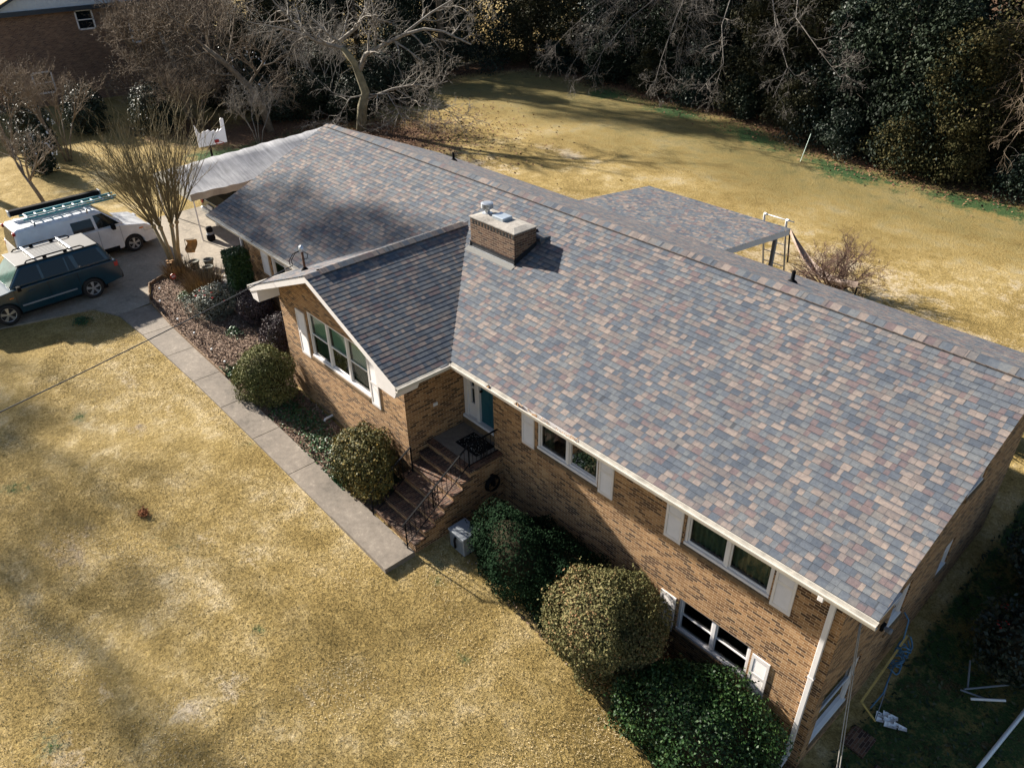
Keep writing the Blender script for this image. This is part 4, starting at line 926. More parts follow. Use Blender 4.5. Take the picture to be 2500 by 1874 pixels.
def scatter(name, n, fn, size, mat, seed, lift=.03, flat=.35, aspect=.7, kind='stuff', label=None):
    rg = np.random.default_rng(seed); x_, y_ = fn(rg, n); P = np.stack([x_, y_, g(x_, y_)+lift+rg.random(len(x_))*.03], 1)
    V, F = leaves(rg, P, np.tile([0, 0, 1.], (len(P), 1)), size, aspect, flat); o = np_mesh(name, V, F, mat, None, rg.random(len(P))); tag(o, kind=kind, label=label); return o
leafclump('green_plant', 'bright green leafy perennial in front of dry stalks', 'plant', -.75, -1.35, .45, .3, 260, L_IVY, 5, .02, .9)
leafclump('green_plant', 'green leafy clump by the hedge, next to the purple bushes', 'plant', 2.9, -1.15, .4, .3, 200, L_IVY, 6, .02, .9)
leafclump('lawn_weed', 'green weed patch at the grass edge near the dark car', 'plant', -1.5, -4.9, .4, .12, 260, L_IVY, 7, .015, 1.2)
def in_poly(x_, y_, poly):
    c = np.zeros(len(x_), bool); j = len(poly)-1
    for i in range(len(poly)):
        xi, yi = poly[i]; xj, yj = poly[j]; c ^= ((yi > y_) != (yj > y_)) & (x_ < (xj-xi)*(y_-yi)/(yj-yi+1e-12)+xi); j = i
    return c
def bedpts(rg, n):
    x_, y_ = rg.uniform(-3, 13.4, n), rg.uniform(-2.6, .7, n); k = in_poly(x_, y_, BED); return x_[k], y_[k]
scatter('mulch_chips', 26000, bedpts, .06, M_MULCH, 1, .05, .5)
def ivypts(rg, n):
    c = np.array([(5.3, -2.2, .5), (8.0, -1.9, .9), (9.0, -1.75, .7), (10.2, -1.9, .8), (11.2, -1.9, .7), (6.3, -1.6, .4), (11.9, -2.3, .3), (13.0, -1.3, .3)]); i = rg.integers(0, len(c), n)
    x_ = c[i, 0]+rg.normal(size=n)*c[i, 2]*.55; y_ = np.clip(c[i, 1]+rg.normal(size=n)*.28, -2.5, -1.08); return x_, y_
scatter('ivy_cover', 5000, ivypts, .075, L_IVY, 2, .06, .6)
def wallpts(rg, n): return rg.uniform(15.6, 24.6, n), rg.uniform(-1.5, .65, n)
scatter('ground_leaves', 2500, wallpts, .06, M_MULCH, 8, .02, .5)
def litpts(rg, n):
    a = rg.normal(size=n//2)*4.5-14.5; b_ = rg.normal(size=n//2)*4+16.5
    t = rg.random(n-n//2)*5.99; px = [p[0] for p in TREELINE]; py = [p[1] for p in TREELINE]
    return np.concatenate([a, np.interp(t, range(7), px)+rg.normal(size=len(t))*.8]), np.concatenate([b_, np.interp(t, range(7), py)-np.abs(rg.normal(size=len(t)))*1.4+.6])
scatter('fallen_leaves', 14000, litpts, .13, leafmat('fallen_leaf', [(.05, .022, .012), (.14, .06, .03), (.27, .15, .075)], .9), 3, .02, .4)
def grasspts(rg, n):
    x_, y_ = rg.uniform(25.0, 33, n), rg.uniform(-3, 24, n); k = (y_ > 1) | (rg.random(n) < .15); return x_[k], y_[k]
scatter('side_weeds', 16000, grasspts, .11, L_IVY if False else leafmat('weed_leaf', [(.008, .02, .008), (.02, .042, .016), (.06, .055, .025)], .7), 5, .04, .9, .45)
# nandina shrubs with red berries along the shaded gable
for k, (sx_, sy_, rr, lb) in enumerate(((27.1, 6.6, (1.2, 1.1, 1.0), 'shaded shrub with red berries nearest the bent metal poles'), (26.9, 9.0, (1.3, 1.4, 1.2), 'shaded shrub with red berries beside the lower gable window'), (27.6, 11.6, (1.4, 1.5, 1.3), 'shaded shrub with red berries farther along the gable wall'), (27.0, 14.6, (1.3, 1.5, 1.3), 'shaded shrub with few berries near the back corner of the house'))):
    th = shrub('berry_shrub', lb, 'shrub', sx_, sy_, rr, 6000, .12, L_NAN, 70+k, .3, flat=-.7, depth=.4, group='shrubs with red berries by the gable wall')
    rg = random.Random(k); mb = MB()
    for q in range(7):
        a, b_ = rg.uniform(0, 6.28), rg.uniform(.2, 1.3); c_ = (rr[0]*math.cos(a)*math.cos(b_), rr[1]*math.sin(a)*math.cos(b_), rr[2]*(.7+math.sin(b_)))
        for z in range(10): mb.lathe([(0, -.025), (.03, 0), (0, .025)], (c_[0]+rg.gauss(0, .06), c_[1]+rg.gauss(0, .06), c_[2]+rg.gauss(0, .07)), 5)
    mb.build('berries', M_RED, th, local=True)
# ------------------------------------------------------------------ bed edging, pots, ornaments
be = MB(); E_ = [(-3.05, -.5), (-3.05, -1.3), (-2.68, -2.0), (-1.95, -2.28), (-1.2, -2.53), (1, -2.63), (3, -2.62), (5.3, -2.58)]
pp = [Vector((a, b_, 0)) for a, b_ in E_]; rg = random.Random(6)
for a, b_ in zip(pp, pp[1:]):
    n = int((b_-a).length/.085)
    for i in range(n):
        p0 = a.lerp(b_, i/n); p1 = a.lerp(b_, (i+.86)/n); z = gz(p0.x, p0.y)+.03; h = .13+rg.uniform(-.01, .02)
        be.bar((p0.x, p0.y, z+h/2), (p1.x, p1.y, z+h/2), .035, h)
tag(be.build('bed_edging', plain('log_edging', (.20, .125, .07), .85, var=.35, scale=15)), 'low brown log roll edging along the curved mulch bed', 'edging')
def lathe_thing(name, label, cat, x_, y_, prof, mat, n=14, lift=0, group=None, smooth=True):
    mb = MB(); mb.lathe(prof, (x_, y_, gz(x_, y_)+lift), n); return tag(mb.build(name, mat, smooth=smooth), label, cat, group)
M_POT = plain('mossy_pot', (.14, .14, .115), .85, var=.3, scale=12)
POT = [(.0, 0), (.15, 0), (.19, .28), (.215, .28), (.215, .34), (.185, .34), (.17, .29), (0, .28)]
for q, (px, py, lb) in enumerate(((-2.95, .0, 'grey green flower pot nearest the orange garden flag'), (-2.7, .5, 'grey flower pot standing farthest back by the driveway'), (-2.05, .2, 'grey flower pot nearest the hedge column'))):
    lathe_thing('flower_pot', lb, 'pot', px, py, POT, M_POT, lift=.06, group='flower pots at the bed corner')
FL = thing('garden_flag', 'orange and tan garden flag on a thin black stake by the pots', 'flag', (-3.75, .1, gz(-3.7, .1)))
fz = gz(-3.7, .1)+.05; b = MB(); b.tube([(-3.75, .1, fz-.1), (-3.75, .1, fz+1.0), (-3.55, .42, fz+1.0)], .012, 6); b.build('stake', M_BLK, FL)
b = MB()
for i in range(6):
    for j in range(8):
        q = lambda i_, j_: (-3.75+.045*i_+.05*math.sin(j_*.9+i_*.5), .1+.065*i_*(1-.035*j_)+.07*math.sin(j_*.7), fz+.98-.07*j_)
        b.quad(q(i, j), q(i+1, j), q(i+1, j+1), q(i, j+1))
b.build('cloth', plain('orange_cloth', (.40, .21, .07), .85, var=.45, scale=6), FL, smooth=True)
WB = thing('weight_bag', 'black weight bag strapped to the foot of canopy pole', 'weight bag', (-5.3, 1.75, gz(-5.3, 1.75)))
zb = gz(-5.3, 1.75)+.03; b = MB(); b.lathe([(0, 0), (.16, 0), (.19, .1), (.17, .28), (.13, .38), (.15, .5), (.12, .62), (0, .64)], (-5.3, 1.75, zb), 12); b.build('bag', M_BLK, WB, smooth=True)
b = MB(); b.lathe([(.175, .30), (.15, .33), (.14, .36), (.145, .40)], (-5.3, 1.75, zb), 12); b.build('strap', M_GREY, WB)
UR = thing('lantern_urn', 'black urn with pale lid at the garage corner', 'urn', (-.25, .95, gz(-.2, .9)))
zb = gz(-.2, .9)+.03; b = MB(); b.lathe([(0, 0), (.17, 0), (.21, .2), (.2, .5), (.13, .62), (.14, .7)], (-.25, .95, zb), 14); b.build('body', M_BLK, UR, smooth=True)
b = MB(); b.lathe([(.24, .70), (.22, .76), (.1, .84), (0, .86)], (-.25, .95, zb), 14); b.lathe([(.22, .62), (.23, .64), (.22, .67)], (-.25, .95, zb), 14); b.build('lid', M_STEEL, UR)
b = MB(); zb = gz(-1.2, .7)+.04; b.lathe([(0, 0), (.26, .02), (.30, .1), (.2, .2), (0, .23)], (-1.0, .55, zb), 12); b.lathe([(0, .05), (.2, .08), (.22, .15), (0, .2)], (-.75, .3, zb), 12); tag(b.build('sandbag', plain('white_sack', (.6, .57, .53), .8, var=.15)), 'white sack lying behind the tall hedge column', 'sack')
for sx_, sy_, lb in ((-1.8, -1.9, 'tip of the mulch bed by the driveway'), (-.75, -2.3, 'bed edge by the red octagon sign'), (1.0, -2.35, 'bed edge in front of the rose bush'), (2.3, -2.3, 'bed edge under the overhead cable'), (3.7, -2.3, 'bed edge before the wing corner'), (4.7, -2.3, 'bed edge nearest the round bush')):
    th = thing('solar_light', 'small white solar light at the '+lb, 'garden light', (sx_, sy_, gz(sx_, sy_)), group='solar lights along the mulch bed')
    b = MB(); b.tube([(0, 0, -.05), (0, 0, .2)], .012, 5); b.build('stake', M_BLK, th, local=True)
    b = MB(); b.lathe([(0, .2), (.03, .2), (.032, .23), (.042, .235), (.03, .255), (0, .26)], (0, 0, 0), 8); b.build('lamp_head', M_PVC, th, local=True)
SG = thing('yard_sign', 'small red octagonal yard sign staked in the mulch', 'sign', (-1.95, -1.25, gz(-1.9, -1.2)))
zb = gz(-1.9, -1.2)+.05; b = MB(); b.tube([(-1.95, -1.25, zb-.1), (-1.95, -1.25, zb+.45)], .01, 5); b.build('stake', M_STEEL, SG)
b = MB(); b.lathe([(0, -.008), (.12, -.008), (.12, .008), (0, .008)], (-1.93, -1.25, zb+.42), 8, 'x'); b.build('plate', M_RED, SG)
b = MB()
for k in (-.035, 0, .035): b.box(-1.921, -1.919, -1.25-.07, -1.25+.07, zb+.42+k-.008, zb+.42+k+.008)
b.build('plate_band', M_WH, SG)
b = MB(); zb = gz(.0, -.4); b.quad((-.1, -.35, zb), (.12, -.45, zb), (.02, -.38, zb+.75), (-.02, -.36, zb+.75)); b.quad((-.1, -.35, zb), (-.02, -.36, zb+.75), (.04, -.25, zb)); b.quad((.12, -.45, zb), (.04, -.25, zb), (.02, -.38, zb+.75)); tag(b.build('garden_obelisk', M_WH), 'white pointed garden obelisk above the rose bush', 'ornament')
PX = thing('plant_stake', 'black shepherd hook with dried flower heads at bed tip', 'plant stake', (-2.7, -1.0, gz(-2.7, -1)))
b = MB(); zb = gz(-2.7, -1); b.tube([(-2.7, -1, zb-.1), (-2.7, -1, zb+.75)], .014, 5); b.build('stake', M_BLK, PX)
b = MB()
for a in range(5): b.lathe([(0, -.02), (.045, 0), (.05, .03), (0, .04)], (-2.7+.1*math.cos(a*1.3), -1+.1*math.sin(a*1.3), zb+.72+.05*(a % 2)), 8)
b.build('flower_head', M_LLEAF, PX)
rg_ = np.random.default_rng(12); th = thing('leaf_pile', 'small reddish brown leaf clump lying on the front lawn', 'leaf pile', (9.65, -6.98, gz(9.65, -6.98))); P = rg_.normal(size=(260, 3))*np.array([.085, .06, .025])+np.array([0, 0, .05]); V, F = leaves(rg_, P, np.tile([0, 0, 1.], (260, 1)), .05, .7, .7); np_mesh('dead_leaves', V, F, leafmat('red_leaf', [(.16, .06, .02), (.34, .12, .04)], .9), th, rg_.random(260))
# short winter grass standing on the front lawn
WALKO = lambda x_: np.interp(x_, [-30, -3, -1.05, 1, 5.5, 10, 15.4, 15.5], [-3, -4.6, -3.82, -3.68, -3.5, -3.4, -3.3, .2])
def lawnpts(rg, n):
    x_, y_ = rg.uniform(-3, 25.2, n), rg.uniform(-13, .4, n); k = (y_ < WALKO(x_)-.0) & (y_ > -4.6-.62*(x_+3)) & ((x_ > 15.5) | (y_ < -3.1)) & ~((x_ > 15.4) & (y_ > -1.6)); k &= (y_ > -12.4+.0*x_); return x_[k], y_[k]
rg_ = np.random.default_rng(77); x_, y_ = lawnpts(rg_, 330000); n = len(x_); P = np.stack([x_, y_, g(x_, y_)+.012], 1)
a = rg_.uniform(0, 6.28, n); ln = rg_.uniform(.014, .036, n); b_ = np.stack([np.cos(a), np.sin(a), 0*a], 1); up_ = np.stack([rg_.normal(size=n)*.7, rg_.normal(size=n)*.7, (.3+.5*rg_.random(n))], 1); wv = .004+.005*rg_.random(n)
V = np.stack([P-b_*wv[:, None], P+b_*wv[:, None], P+b_*wv[:, None]*.4+up_*ln[:, None], P-b_*wv[:, None]*.4+up_*ln[:, None]], 1).reshape(-1, 3)
patch = sum(np.sin(k_*(x_*math.cos(a_)+y_*math.sin(a_))+p_)/7.5 for k_, a_, p_ in [(rg_.uniform(.4, 3.5), rg_.uniform(0, 6.28), rg_.uniform(0, 6.28)) for _ in range(16)])
tag(np_mesh('winter_grass', V, np.arange(4*n).reshape(n, 4), leafmat('straw_grass', [(.18, .13, .046), (.30, .215, .082), (.40, .30, .138), (.54, .44, .275)], .9, .1), None, np.clip(.5+.16*rg_.normal(size=n)+patch, 0, 1)), kind='stuff')
# ------------------------------------------------------------------ cars
def car(name, label, loc, rz, sc, sec, wheels, rw, W, colmat, bits):
    """side profile in (x forward, z); body extruded over width W with arches cut"""
    th = thing(name, label, 'car', loc, rz, scale=sc)
    def arch(cx, r_): return [(cx+r_*math.cos(t), max(rw*.98+r_*math.sin(t), sec['sill'])) for t in np.linspace(math.pi, 0, 13)]
    low = sec['low'](arch)
    b = MB(); n = len(low)
    ring = lambda y_, k: [(p[0]*(1-(k*.01)), y_, p[1]-k*(.03 if p[1] > sec['belt']-.12 else 0)) for p in low]
    rows = [ring(-W/2+.0, 0), ring(W/2, 0)]
    for r_ in rows: b.v += r_
    for q in range(n): b.f.append((q, (q+1) % n, n+(q+1) % n, n+q)); b.uv.append(None); b.m.append(0)
    b.f += [tuple(range(n)), tuple(range(n, 2*n))]; b.uv += [None, None]; b.m += [0, 0]
    bo = b.build('body', colmat, th, bevel=.10, smooth=True, local=True, seg=4, angle=30)
    gh = sec['house']; zb, zt, ins = sec['belt']-.04, sec['roof'], sec['inset']
    b = MB()
    # greenhouse: loft bottom loop -> top loop
    xb0, xb1, xt0, xt1 = gh
    bl = [(xb0, -W/2+.05, zb), (xb1, -W/2+.05, zb), (xb1, W/2-.05, zb), (xb0, W/2-.05, zb)]
    tl = [(xt0, -W/2+ins, zt), (xt1, -W/2+ins, zt), (xt1, W/2-ins, zt), (xt0, W/2-ins, zt)]
    mid = sec.get('crown', .05)
    b.quad(*bl); b.quad(*tl)
    for q in range(4): b.quad(bl[q], bl[(q+1) % 4], tl[(q+1) % 4], tl[q])
    bm_ = bmesh.new(); vs = {}
    gho = b.build('cabin', colmat, th, bevel=0, local=True); me = gho.data; bm_.from_mesh(me); bmesh.ops.remove_doubles(bm_, verts=bm_.verts, dist=1e-4); bmesh.ops.recalc_face_normals(bm_, faces=bm_.faces); bm_.to_mesh(me); bm_.free()
    for p in me.polygons: p.use_smooth = True
    md = gho.modifiers.new('bevel', 'BEVEL'); md.width = .13; md.segments = 4; md.harden_normals = True
    def side(s_, pts, off=.012):
        out = []
        for x_, t in pts:
            z = zb+(zt-zb)*t; y_ = (W/2-.05)+(ins-.05)*-t; out.append((x_, s_*(y_+off), z))
        return out
    def endp(front, pts, off=.012):
        out = []
        for v_, t in pts:
            xb, xt = (xb1, xt1) if front else (xb0, xt0); x_ = xb+(xt-xb)*t+(off if front else -off); hw_ = (W/2-.05)*(1-t)+(W/2-ins)*t
            out.append((x_, v_*hw_, zb+(zt-zb)*t))
        return out
    for s_ in (-1, 1):
        for pts in sec['glass']:
            b = MB(); b.quad(*side(s_, pts)); b.build('window', M_CGL, th, local=True)
    b = MB(); b.quad(*endp(True, [(-.86, .12), (.86, .12), (.84, .92), (-.84, .92)])); b.build('windshield', M_CGL if not sec.get('wsmat') else sec['wsmat'], th, local=True)
    b = MB(); b.quad(*endp(False, [(-.82, sec.get('rg', .2)), (.82, sec.get('rg', .2)), (.8, .9), (-.8, .9)])); b.build('rear_window', M_CGL, th, local=True)
    for cx in wheels:
        for s_ in (-1, 1):
            yo = s_*(W/2-.02)
            b = MB(); yi = yo-s_*.24; b.lathe([(rw*.62, yo-s_*.02), (rw*.72, yo), (rw*.95, yo-s_*.01), (rw, yo-s_*.05), (rw, yi), (rw*.9, yi-s_*.02), (0, yi)], (cx, 0, rw), 28, 'y'); wh = b.build('wheel', M_RUB, th, smooth=True, local=True)
            b = MB(); R0 = rw*.66
            b.lathe([(R0, yo-s_*.035), (R0*.97, yo-s_*.012), (R0*.88, yo-s_*.03)], (cx, 0, rw), 24, 'y')
            for q in range(5):
                a = q*2*math.pi/5+.3
                for da in (-.13, .13):
                    p0 = (cx+.04*math.cos(a), yo-s_*.02, rw+.04*math.sin(a)); p1 = (cx+R0*.93*math.cos(a+da), yo-s_*.025, rw+R0*.93*math.sin(a+da)); b.bar(p0, p1, .045, .03, up=(0, 1, 0))
            b.lathe([(.065, yo-s_*.03), (.06, yo-s_*.005), (0, yo)], (cx, 0, rw), 12, 'y'); b.build('rim', M_RIM, wh, local=True)
            b = MB(); b.lathe([(0, yo-s_*.07), (R0*.95, yo-s_*.07)], (cx, 0, rw), 20, 'y'); b.build('brake_disc', M_BLK, wh, local=True)
    b = MB(); b.box(-W*0+wheels[1]-.55 if False else min(wheels)-.5, max(wheels)+.5, -W/2+.12, W/2-.12, .2, rw*1.7); b.build('underbody', M_BLK, th, local=True)
    bits(th, W, side, endp); return th
def boxpart(th, nm, mat, *boxes, bevel=.01):
    b = MB()
    for q in boxes: b.box(*q)
    return b.build(nm, mat, th, bevel=bevel, local=True)
# dark suv: nose towards -Y
suv_paint = carpaint('dark_teal_car_paint', (.003, .030, .050), .2); roof_sheen = carpaint('roof_sheen_paint', (.085, .075, .062), .6)  # tan reflection on the suv roof is put into its base colour
def suv_low(A): return [(-2.38, .45), (-2.42, .62), (-2.36, 1.08), (-2.30, 1.14), (1.05, 1.12), (1.15, 1.10), (2.15, .98), (2.30, .85), (2.37, .62), (2.36, .36), (1.75, .32)]+A(1.36, .40)[::-1]+[(.95, .30), (-.95, .30)]+A(-1.36, .40)[::-1]+[(-1.80, .36)]
def suv_bits(th, W, side, endp):
    boxpart(th, 'roof_panel', roof_sheen, (-1.98, .62, -.70, .70, 1.735, 1.765), bevel=.02)
    for s_ in (-1, 1):
        b = MB(); b.tube([(-1.55, s_*.66, 1.76), (-1.45, s_*.66, 1.835), (-.3, s_*.66, 1.845), (.25, s_*.66, 1.825), (.33, s_*.66, 1.75)], .022, 6)
        for q in (-.95, -.3): b.box(q-.06, q+.06, s_*.66-.02, s_*.66+.02, 1.75, 1.83)
        b.build('roof_rail', M_BLK, th, local=True)
        boxpart(th, 'mirror', M_BLK, (.78, .90, min(s_*.98, s_*1.18), max(s_*.98, s_*1.18), 1.08, 1.24), bevel=.03)
        boxpart(th, 'tail_light', M_RED, (-2.375, -2.20, min(s_*.88, s_*.99), max(s_*.88, s_*.99), .88, 1.10), bevel=.04)
        boxpart(th, 'headlight', M_STEEL, (2.12, 2.36, min(s_*.62, s_*.97), max(s_*.62, s_*.97), .74, .90), bevel=.03)
        boxpart(th, 'side_moulding', M_GREY, (-.85, .88, min(s_*.985, s_*1.005), max(s_*.985, s_*1.005), .52, .57), bevel=.005)
        for q in (-.62, .48): boxpart(th, 'door_handle', suv_paint, (q-.1, q+.1, min(s_*.98, s_*1.03), max(s_*.98, s_*1.03), .93, .97), bevel=.01)
        b = MB()
        for q in (-1.0, -.05, .98): b.box(q-.006, q+.006, min(s_*.985, s_*.988), max(s_*.985, s_*.9895), .42, 1.1)
        b.build('door_gap', M_BLK, th, local=True)
        boxpart(th, 'side_marker', M_ORG, (1.05, 1.17, min(s_*.985, s_*.995), max(s_*.985, s_*.995), .86, .90), bevel=.004)
    for q in (-1.15, .0): boxpart(th, 'crossbar', M_STEEL, (q-.035, q+.035, -.66, .66, 1.83, 1.86), bevel=.01)
    boxpart(th, 'rear_bumper', M_BLK, (-2.46, -2.2, -.92, .92, .40, .68), bevel=.05)
    b = MB()
    for k in range(9): b.box(-.98, -.1, -.5+k*.125-.006, -.5+k*.125+.006, 1.764, 1.771)
    b.build('roof_groove', M_GREY, th, local=True)
M_WSH = plain('reflective_windshield', (.05, .10, .085), .05, var=.6, scale=1.5, spec=1)
zc = gz(-3.85, -5.4)+.03
car('parked_car', 'dark teal suv with tan reflection on its roof and roof rails on the driveway', (-3.95, -5.45, zc), R(-90+3.5), 1.10, dict(low=suv_low, belt=1.12, sill=.30, roof=1.74, inset=.27, house=(-2.32, 1.10, -2.02, .50), wsmat=M_WSH,
    glass=[[(.98, .16), (.05, .16), (.05, .86), (.50, .86)], [(-.03, .16), (-.78, .16), (-.78, .86), (-.03, .86)], [(-.83, .16), (-1.03, .16), (-.95, .86), (-.83, .86)], [(-1.15, .18), (-2.02, .22), (-1.86, .86), (-1.10, .86)]]), (1.36, -1.36), .365, 1.97, suv_paint, suv_bits)
# white cargo van: nose towards +Y
van_paint = carpaint('white_van_paint', (.66, .67, .69), .3)
def van_low(A): return [(-2.36, .42), (-2.40, .60), (-2.36, 1.16), (-2.32, 1.20), (1.20, 1.18), (1.32, 1.14), (2.12, .98), (2.30, .84), (2.40, .60), (2.38, .30), (1.95, .26)]+A(1.52, .38)[::-1]+[(1.10, .28), (-1.12, .28)]+A(-1.50, .38)[::-1]+[(-1.95, .34)]
def van_bits(th, W, side, endp):
    for s_ in (-1, 1):
        boxpart(th, 'mirror', M_BLK, (.82, .96, min(s_*.93, s_*1.14), max(s_*.93, s_*1.14), 1.12, 1.32), bevel=.03)
        boxpart(th, 'tail_light', M_RED, (-2.375, -2.27, min(s_*.80, s_*.925), max(s_*.80, s_*.925), .78, 1.12), bevel=.02)
        boxpart(th, 'headlight', M_STEEL, (1.95, 2.33, min(s_*.62, s_*.925), max(s_*.62, s_*.925), .70, .885), bevel=.03)
        boxpart(th, 'turn_lamp', M_ORG, (1.82, 1.98, min(s_*.84, s_*.93), max(s_*.84, s_*.93), .84, .90), bevel=.01)
        boxpart(th, 'side_sill', M_BLK, (-.7, .95, min(s_*.90, s_*.935), max(s_*.90, s_*.935), .28, .42), bevel=.01)
        b = MB()
        for q in (-.55, .35, 1.15): b.box(q-.006, q+.006, min(s_*.922, s_*.926), max(s_*.922, s_*.926), .45, 1.16)
        b.box(-2.2, -.55, min(s_*.922, s_*.926), max(s_*.922, s_*.926), .80, .812); b.build('door_gap', M_GREY, th, local=True)
        boxpart(th, 'upper_tail_light', M_RED, (-2.33, -2.24, min(s_*.60, s_*.70), max(s_*.60, s_*.70), 1.66, 1.78), bevel=.01)
        b = MB(); b.lathe([(.46, s_*.925), (.49, s_*.932), (.40, s_*.935)], (1.52, 0, .34), 24, 'y'); 
    boxpart(th, 'front_bumper', M_BLK, (2.02, 2.46, -.86, .86, .26, .62), bevel=.07)
    boxpart(th, 'rear_bumper', M_BLK, (-2.48, -2.3, -.86, .86, .34, .56), bevel=.04)
    b = MB()
    for q in (-1.55, .25):
        b.bar((q, -.72, 1.985), (q, .72, 1.985), .05, .035)
        for s_ in (-1, 1): b.bar((q, s_*.68, 1.84), (q, s_*.70, 1.985), .06, .05)
    b.build('roof_rack', M_STEEL, th, local=True)
    b = MB()
    for k in range(7): b.box(-1.9+.38*k, -1.72+.38*k, -.62, .62, 1.843, 1.853)
    b.build('roof_rib', van_paint, th, bevel=.004, local=True)
zv = gz(-7.1, -3)+.03; van_loc, van_rz, van_s = (-7.22, -2.85, zv), R(90+2), 1.10
vn = car('cargo_van', 'white cargo van with ladder on its roof rack', van_loc, van_rz, van_s, dict(low=van_low, belt=1.18, sill=.28, roof=1.85, inset=.24, house=(-2.36, 1.42, -2.26, .62), rg=.1,
    glass=[[(-.45, .12), (.30, .12), (.28, .70), (-.45, .70)], [(.40, .12), (1.20, .14), (.72, .82), (.38, .80)]]), (1.52, -1.50), .335, 1.84, van_paint, van_bits)
vn['category'] = 'van'
MV = Matrix.Translation(van_loc) @ Matrix.Rotation(van_rz, 4, 'Z') @ Matrix.Scale(van_s, 4)
LD = thing('extension_ladder', 'teal fibreglass ladder strapped on the roof rack of white van', 'ladder', van_loc, van_rz, scale=van_s)
b = MB()
for y_ in (-.30, .22): b.bar((-1.75, y_, 2.03), (1.45, y_, 2.03), .05, .06)
for y_ in (-.23, .15): b.bar((-1.6, y_, 2.09), (1.55, y_, 2.09), .045, .05)
b.build('rail', plain('teal_fibreglass', (.03, .20, .24), .5, var=.15), LD, local=True)
b = MB()
for k in range(10): b.tube([(-1.6+.33*k, -.30, 2.06), (-1.6+.33*k, .22, 2.06)], .034, 6)
b.build('rung', M_PVC, LD, local=True)
TB = thing('black_tube', 'long black storage tube on the far side of van roof rack', 'storage tube', van_loc, van_rz, scale=van_s)
b = MB(); b.box(-2.0, 1.2, .42, .66, 2.0, 2.2); b.build('case', M_BLK, TB, bevel=.03, local=True)
for q in (-2.02, 1.18): b = MB(); b.box(q, q+.04, .40, .68, 1.99, 2.215); b.build('end_cap', M_GREY, TB, bevel=.01, local=True)
# the car half hidden under the canopy
gp = carpaint('dark_green_car_paint', (.025, .035, .030))
def c2_bits(th, W, side, endp):
    for s_ in (-1, 1):
        boxpart(th, 'tail_light', M_RED, (-2.40, -2.12, min(s_*.70, s_*.94), max(s_*.70, s_*.94), .74, 1.02), bevel=.03)
    boxpart(th, 'licence_plate', M_WH, (-2.42, -2.37, -.26, .26, .66, .84), bevel=.005); boxpart(th, 'rear_bumper', M_STEEL, (-2.48, -2.2, -.90, .90, .40, .60), bevel=.06)
def c2_low(A): return [(-2.36, .42), (-2.40, .60), (-2.34, .96), (-2.2, 1.02), (1.05, .98), (2.1, .84), (2.30, .62), (2.28, .32), (1.75, .28)]+A(1.38, .36)[::-1]+[(1.0, .26), (-1.0, .26)]+A(-1.36, .36)[::-1]+[(-1.78, .32)]
car('parked_car', 'dark green car parked under the grey canopy, its red tail lights showing', (-7.0, 5.2, gz(-7, 5)+.03), R(90), 1.08, dict(low=c2_low, belt=.98, sill=.26, roof=1.45, inset=.3, house=(-1.9, 1.2, -1.35, .35), rg=.12, glass=[[(.9, .15), (-.2, .15), (-.2, .85), (.35, .85)], [(-.3, .15), (-1.4, .15), (-1.2, .85), (-.3, .85)]]), (1.38, -1.36), .32, 1.84, gp, c2_bits)
# ------------------------------------------------------------------ canopy, backboard
def streakmat(name, a, b_):
    m, nt, b = new_mat(name); g_ = nt.nodes.new('ShaderNodeNewGeometry'); mp = N(nt, 'ShaderNodeMapping'); mp.inputs['Scale'].default_value = (.55, 9, 1.2); mp.inputs['Rotation'].default_value = (0, 0, .35); nt.links.new(g_.outputs['Position'], mp.inputs[0])
    n1 = noise(nt, 1., 6, .7, mp.outputs[0]); n2 = noise(nt, 1.5, 5, .6); r = ramp(nt, [(.32, a), (.52, tuple((p+q)/2 for p, q in zip(a, b_))), (.68, b_)])
    nt.links.new(math_(nt, 'ADD', math_(nt, 'MULTIPLY', n1, .65), math_(nt, 'MULTIPLY', n2, .35)), r.inputs[0]); nt.links.new(r.outputs[0], b.inputs['Base Color']); b.inputs['Roughness'].default_value = .6; bump(nt, b, n1, .7, .03); return m
CN = thing('canopy_tent', 'grey tarp canopy tent over the end of the driveway', 'canopy', (-7.4, 5, 2.85))
tarp = streakmat('grey_tarp', (.13, .13, .14), (.42, .415, .425))
b = MB(); ny_ = 26; nx_ = 10
def cp(i, j):
    t = j/ny_; y_ = 1.35+8.2*t; s_ = i/nx_
    xr, zr = -7.55-.7*t, 5.62+.15*t; xe, ze = (-5.45, 4.98) if s_ < .5 else (-9.75-.5*t, 4.90)
    k = abs(s_-.5)*2; x_ = xr+(xe-xr)*k; z = zr+(ze-zr)*k-.10*math.sin(math.pi*((t*3) % 1))*math.sin(math.pi*k)*.8+.02*math.sin(j*2.3+i)+.015*math.sin(i*3.1+j*.7)
    return (x_, y_, z)
for i in range(nx_):
    for j in range(ny_): b.quad(cp(i, j), cp(i+1, j), cp(i+1, j+1), cp(i, j+1))
tp = b.build('tarp', tarp, CN, smooth=False); bm_ = bmesh.new(); bm_.from_mesh(tp.data); bmesh.ops.remove_doubles(bm_, verts=bm_.verts, dist=1e-4); bmesh.ops.recalc_face_normals(bm_, faces=bm_.faces); bm_.to_mesh(tp.data); bm_.free()
for p in tp.data.polygons: p.use_smooth = True
b = MB()
for i in (0, nx_):
    for j in range(ny_):
        p, q = cp(i, j), cp(i, j+1); h = .30; b.quad(p, q, (q[0]+.03*math.sin(j+1), q[1], q[2]-h), (p[0]+.03*math.sin(j), p[1], p[2]-h))
for j in (0, ny_):
    for i in range(nx_): p, q = cp(i, j), cp(i+1, j); b.quad(p, q, (q[0], q[1], min(q[2]-.05, 4.68)), (p[0], p[1], min(p[2]-.05, 4.68)))
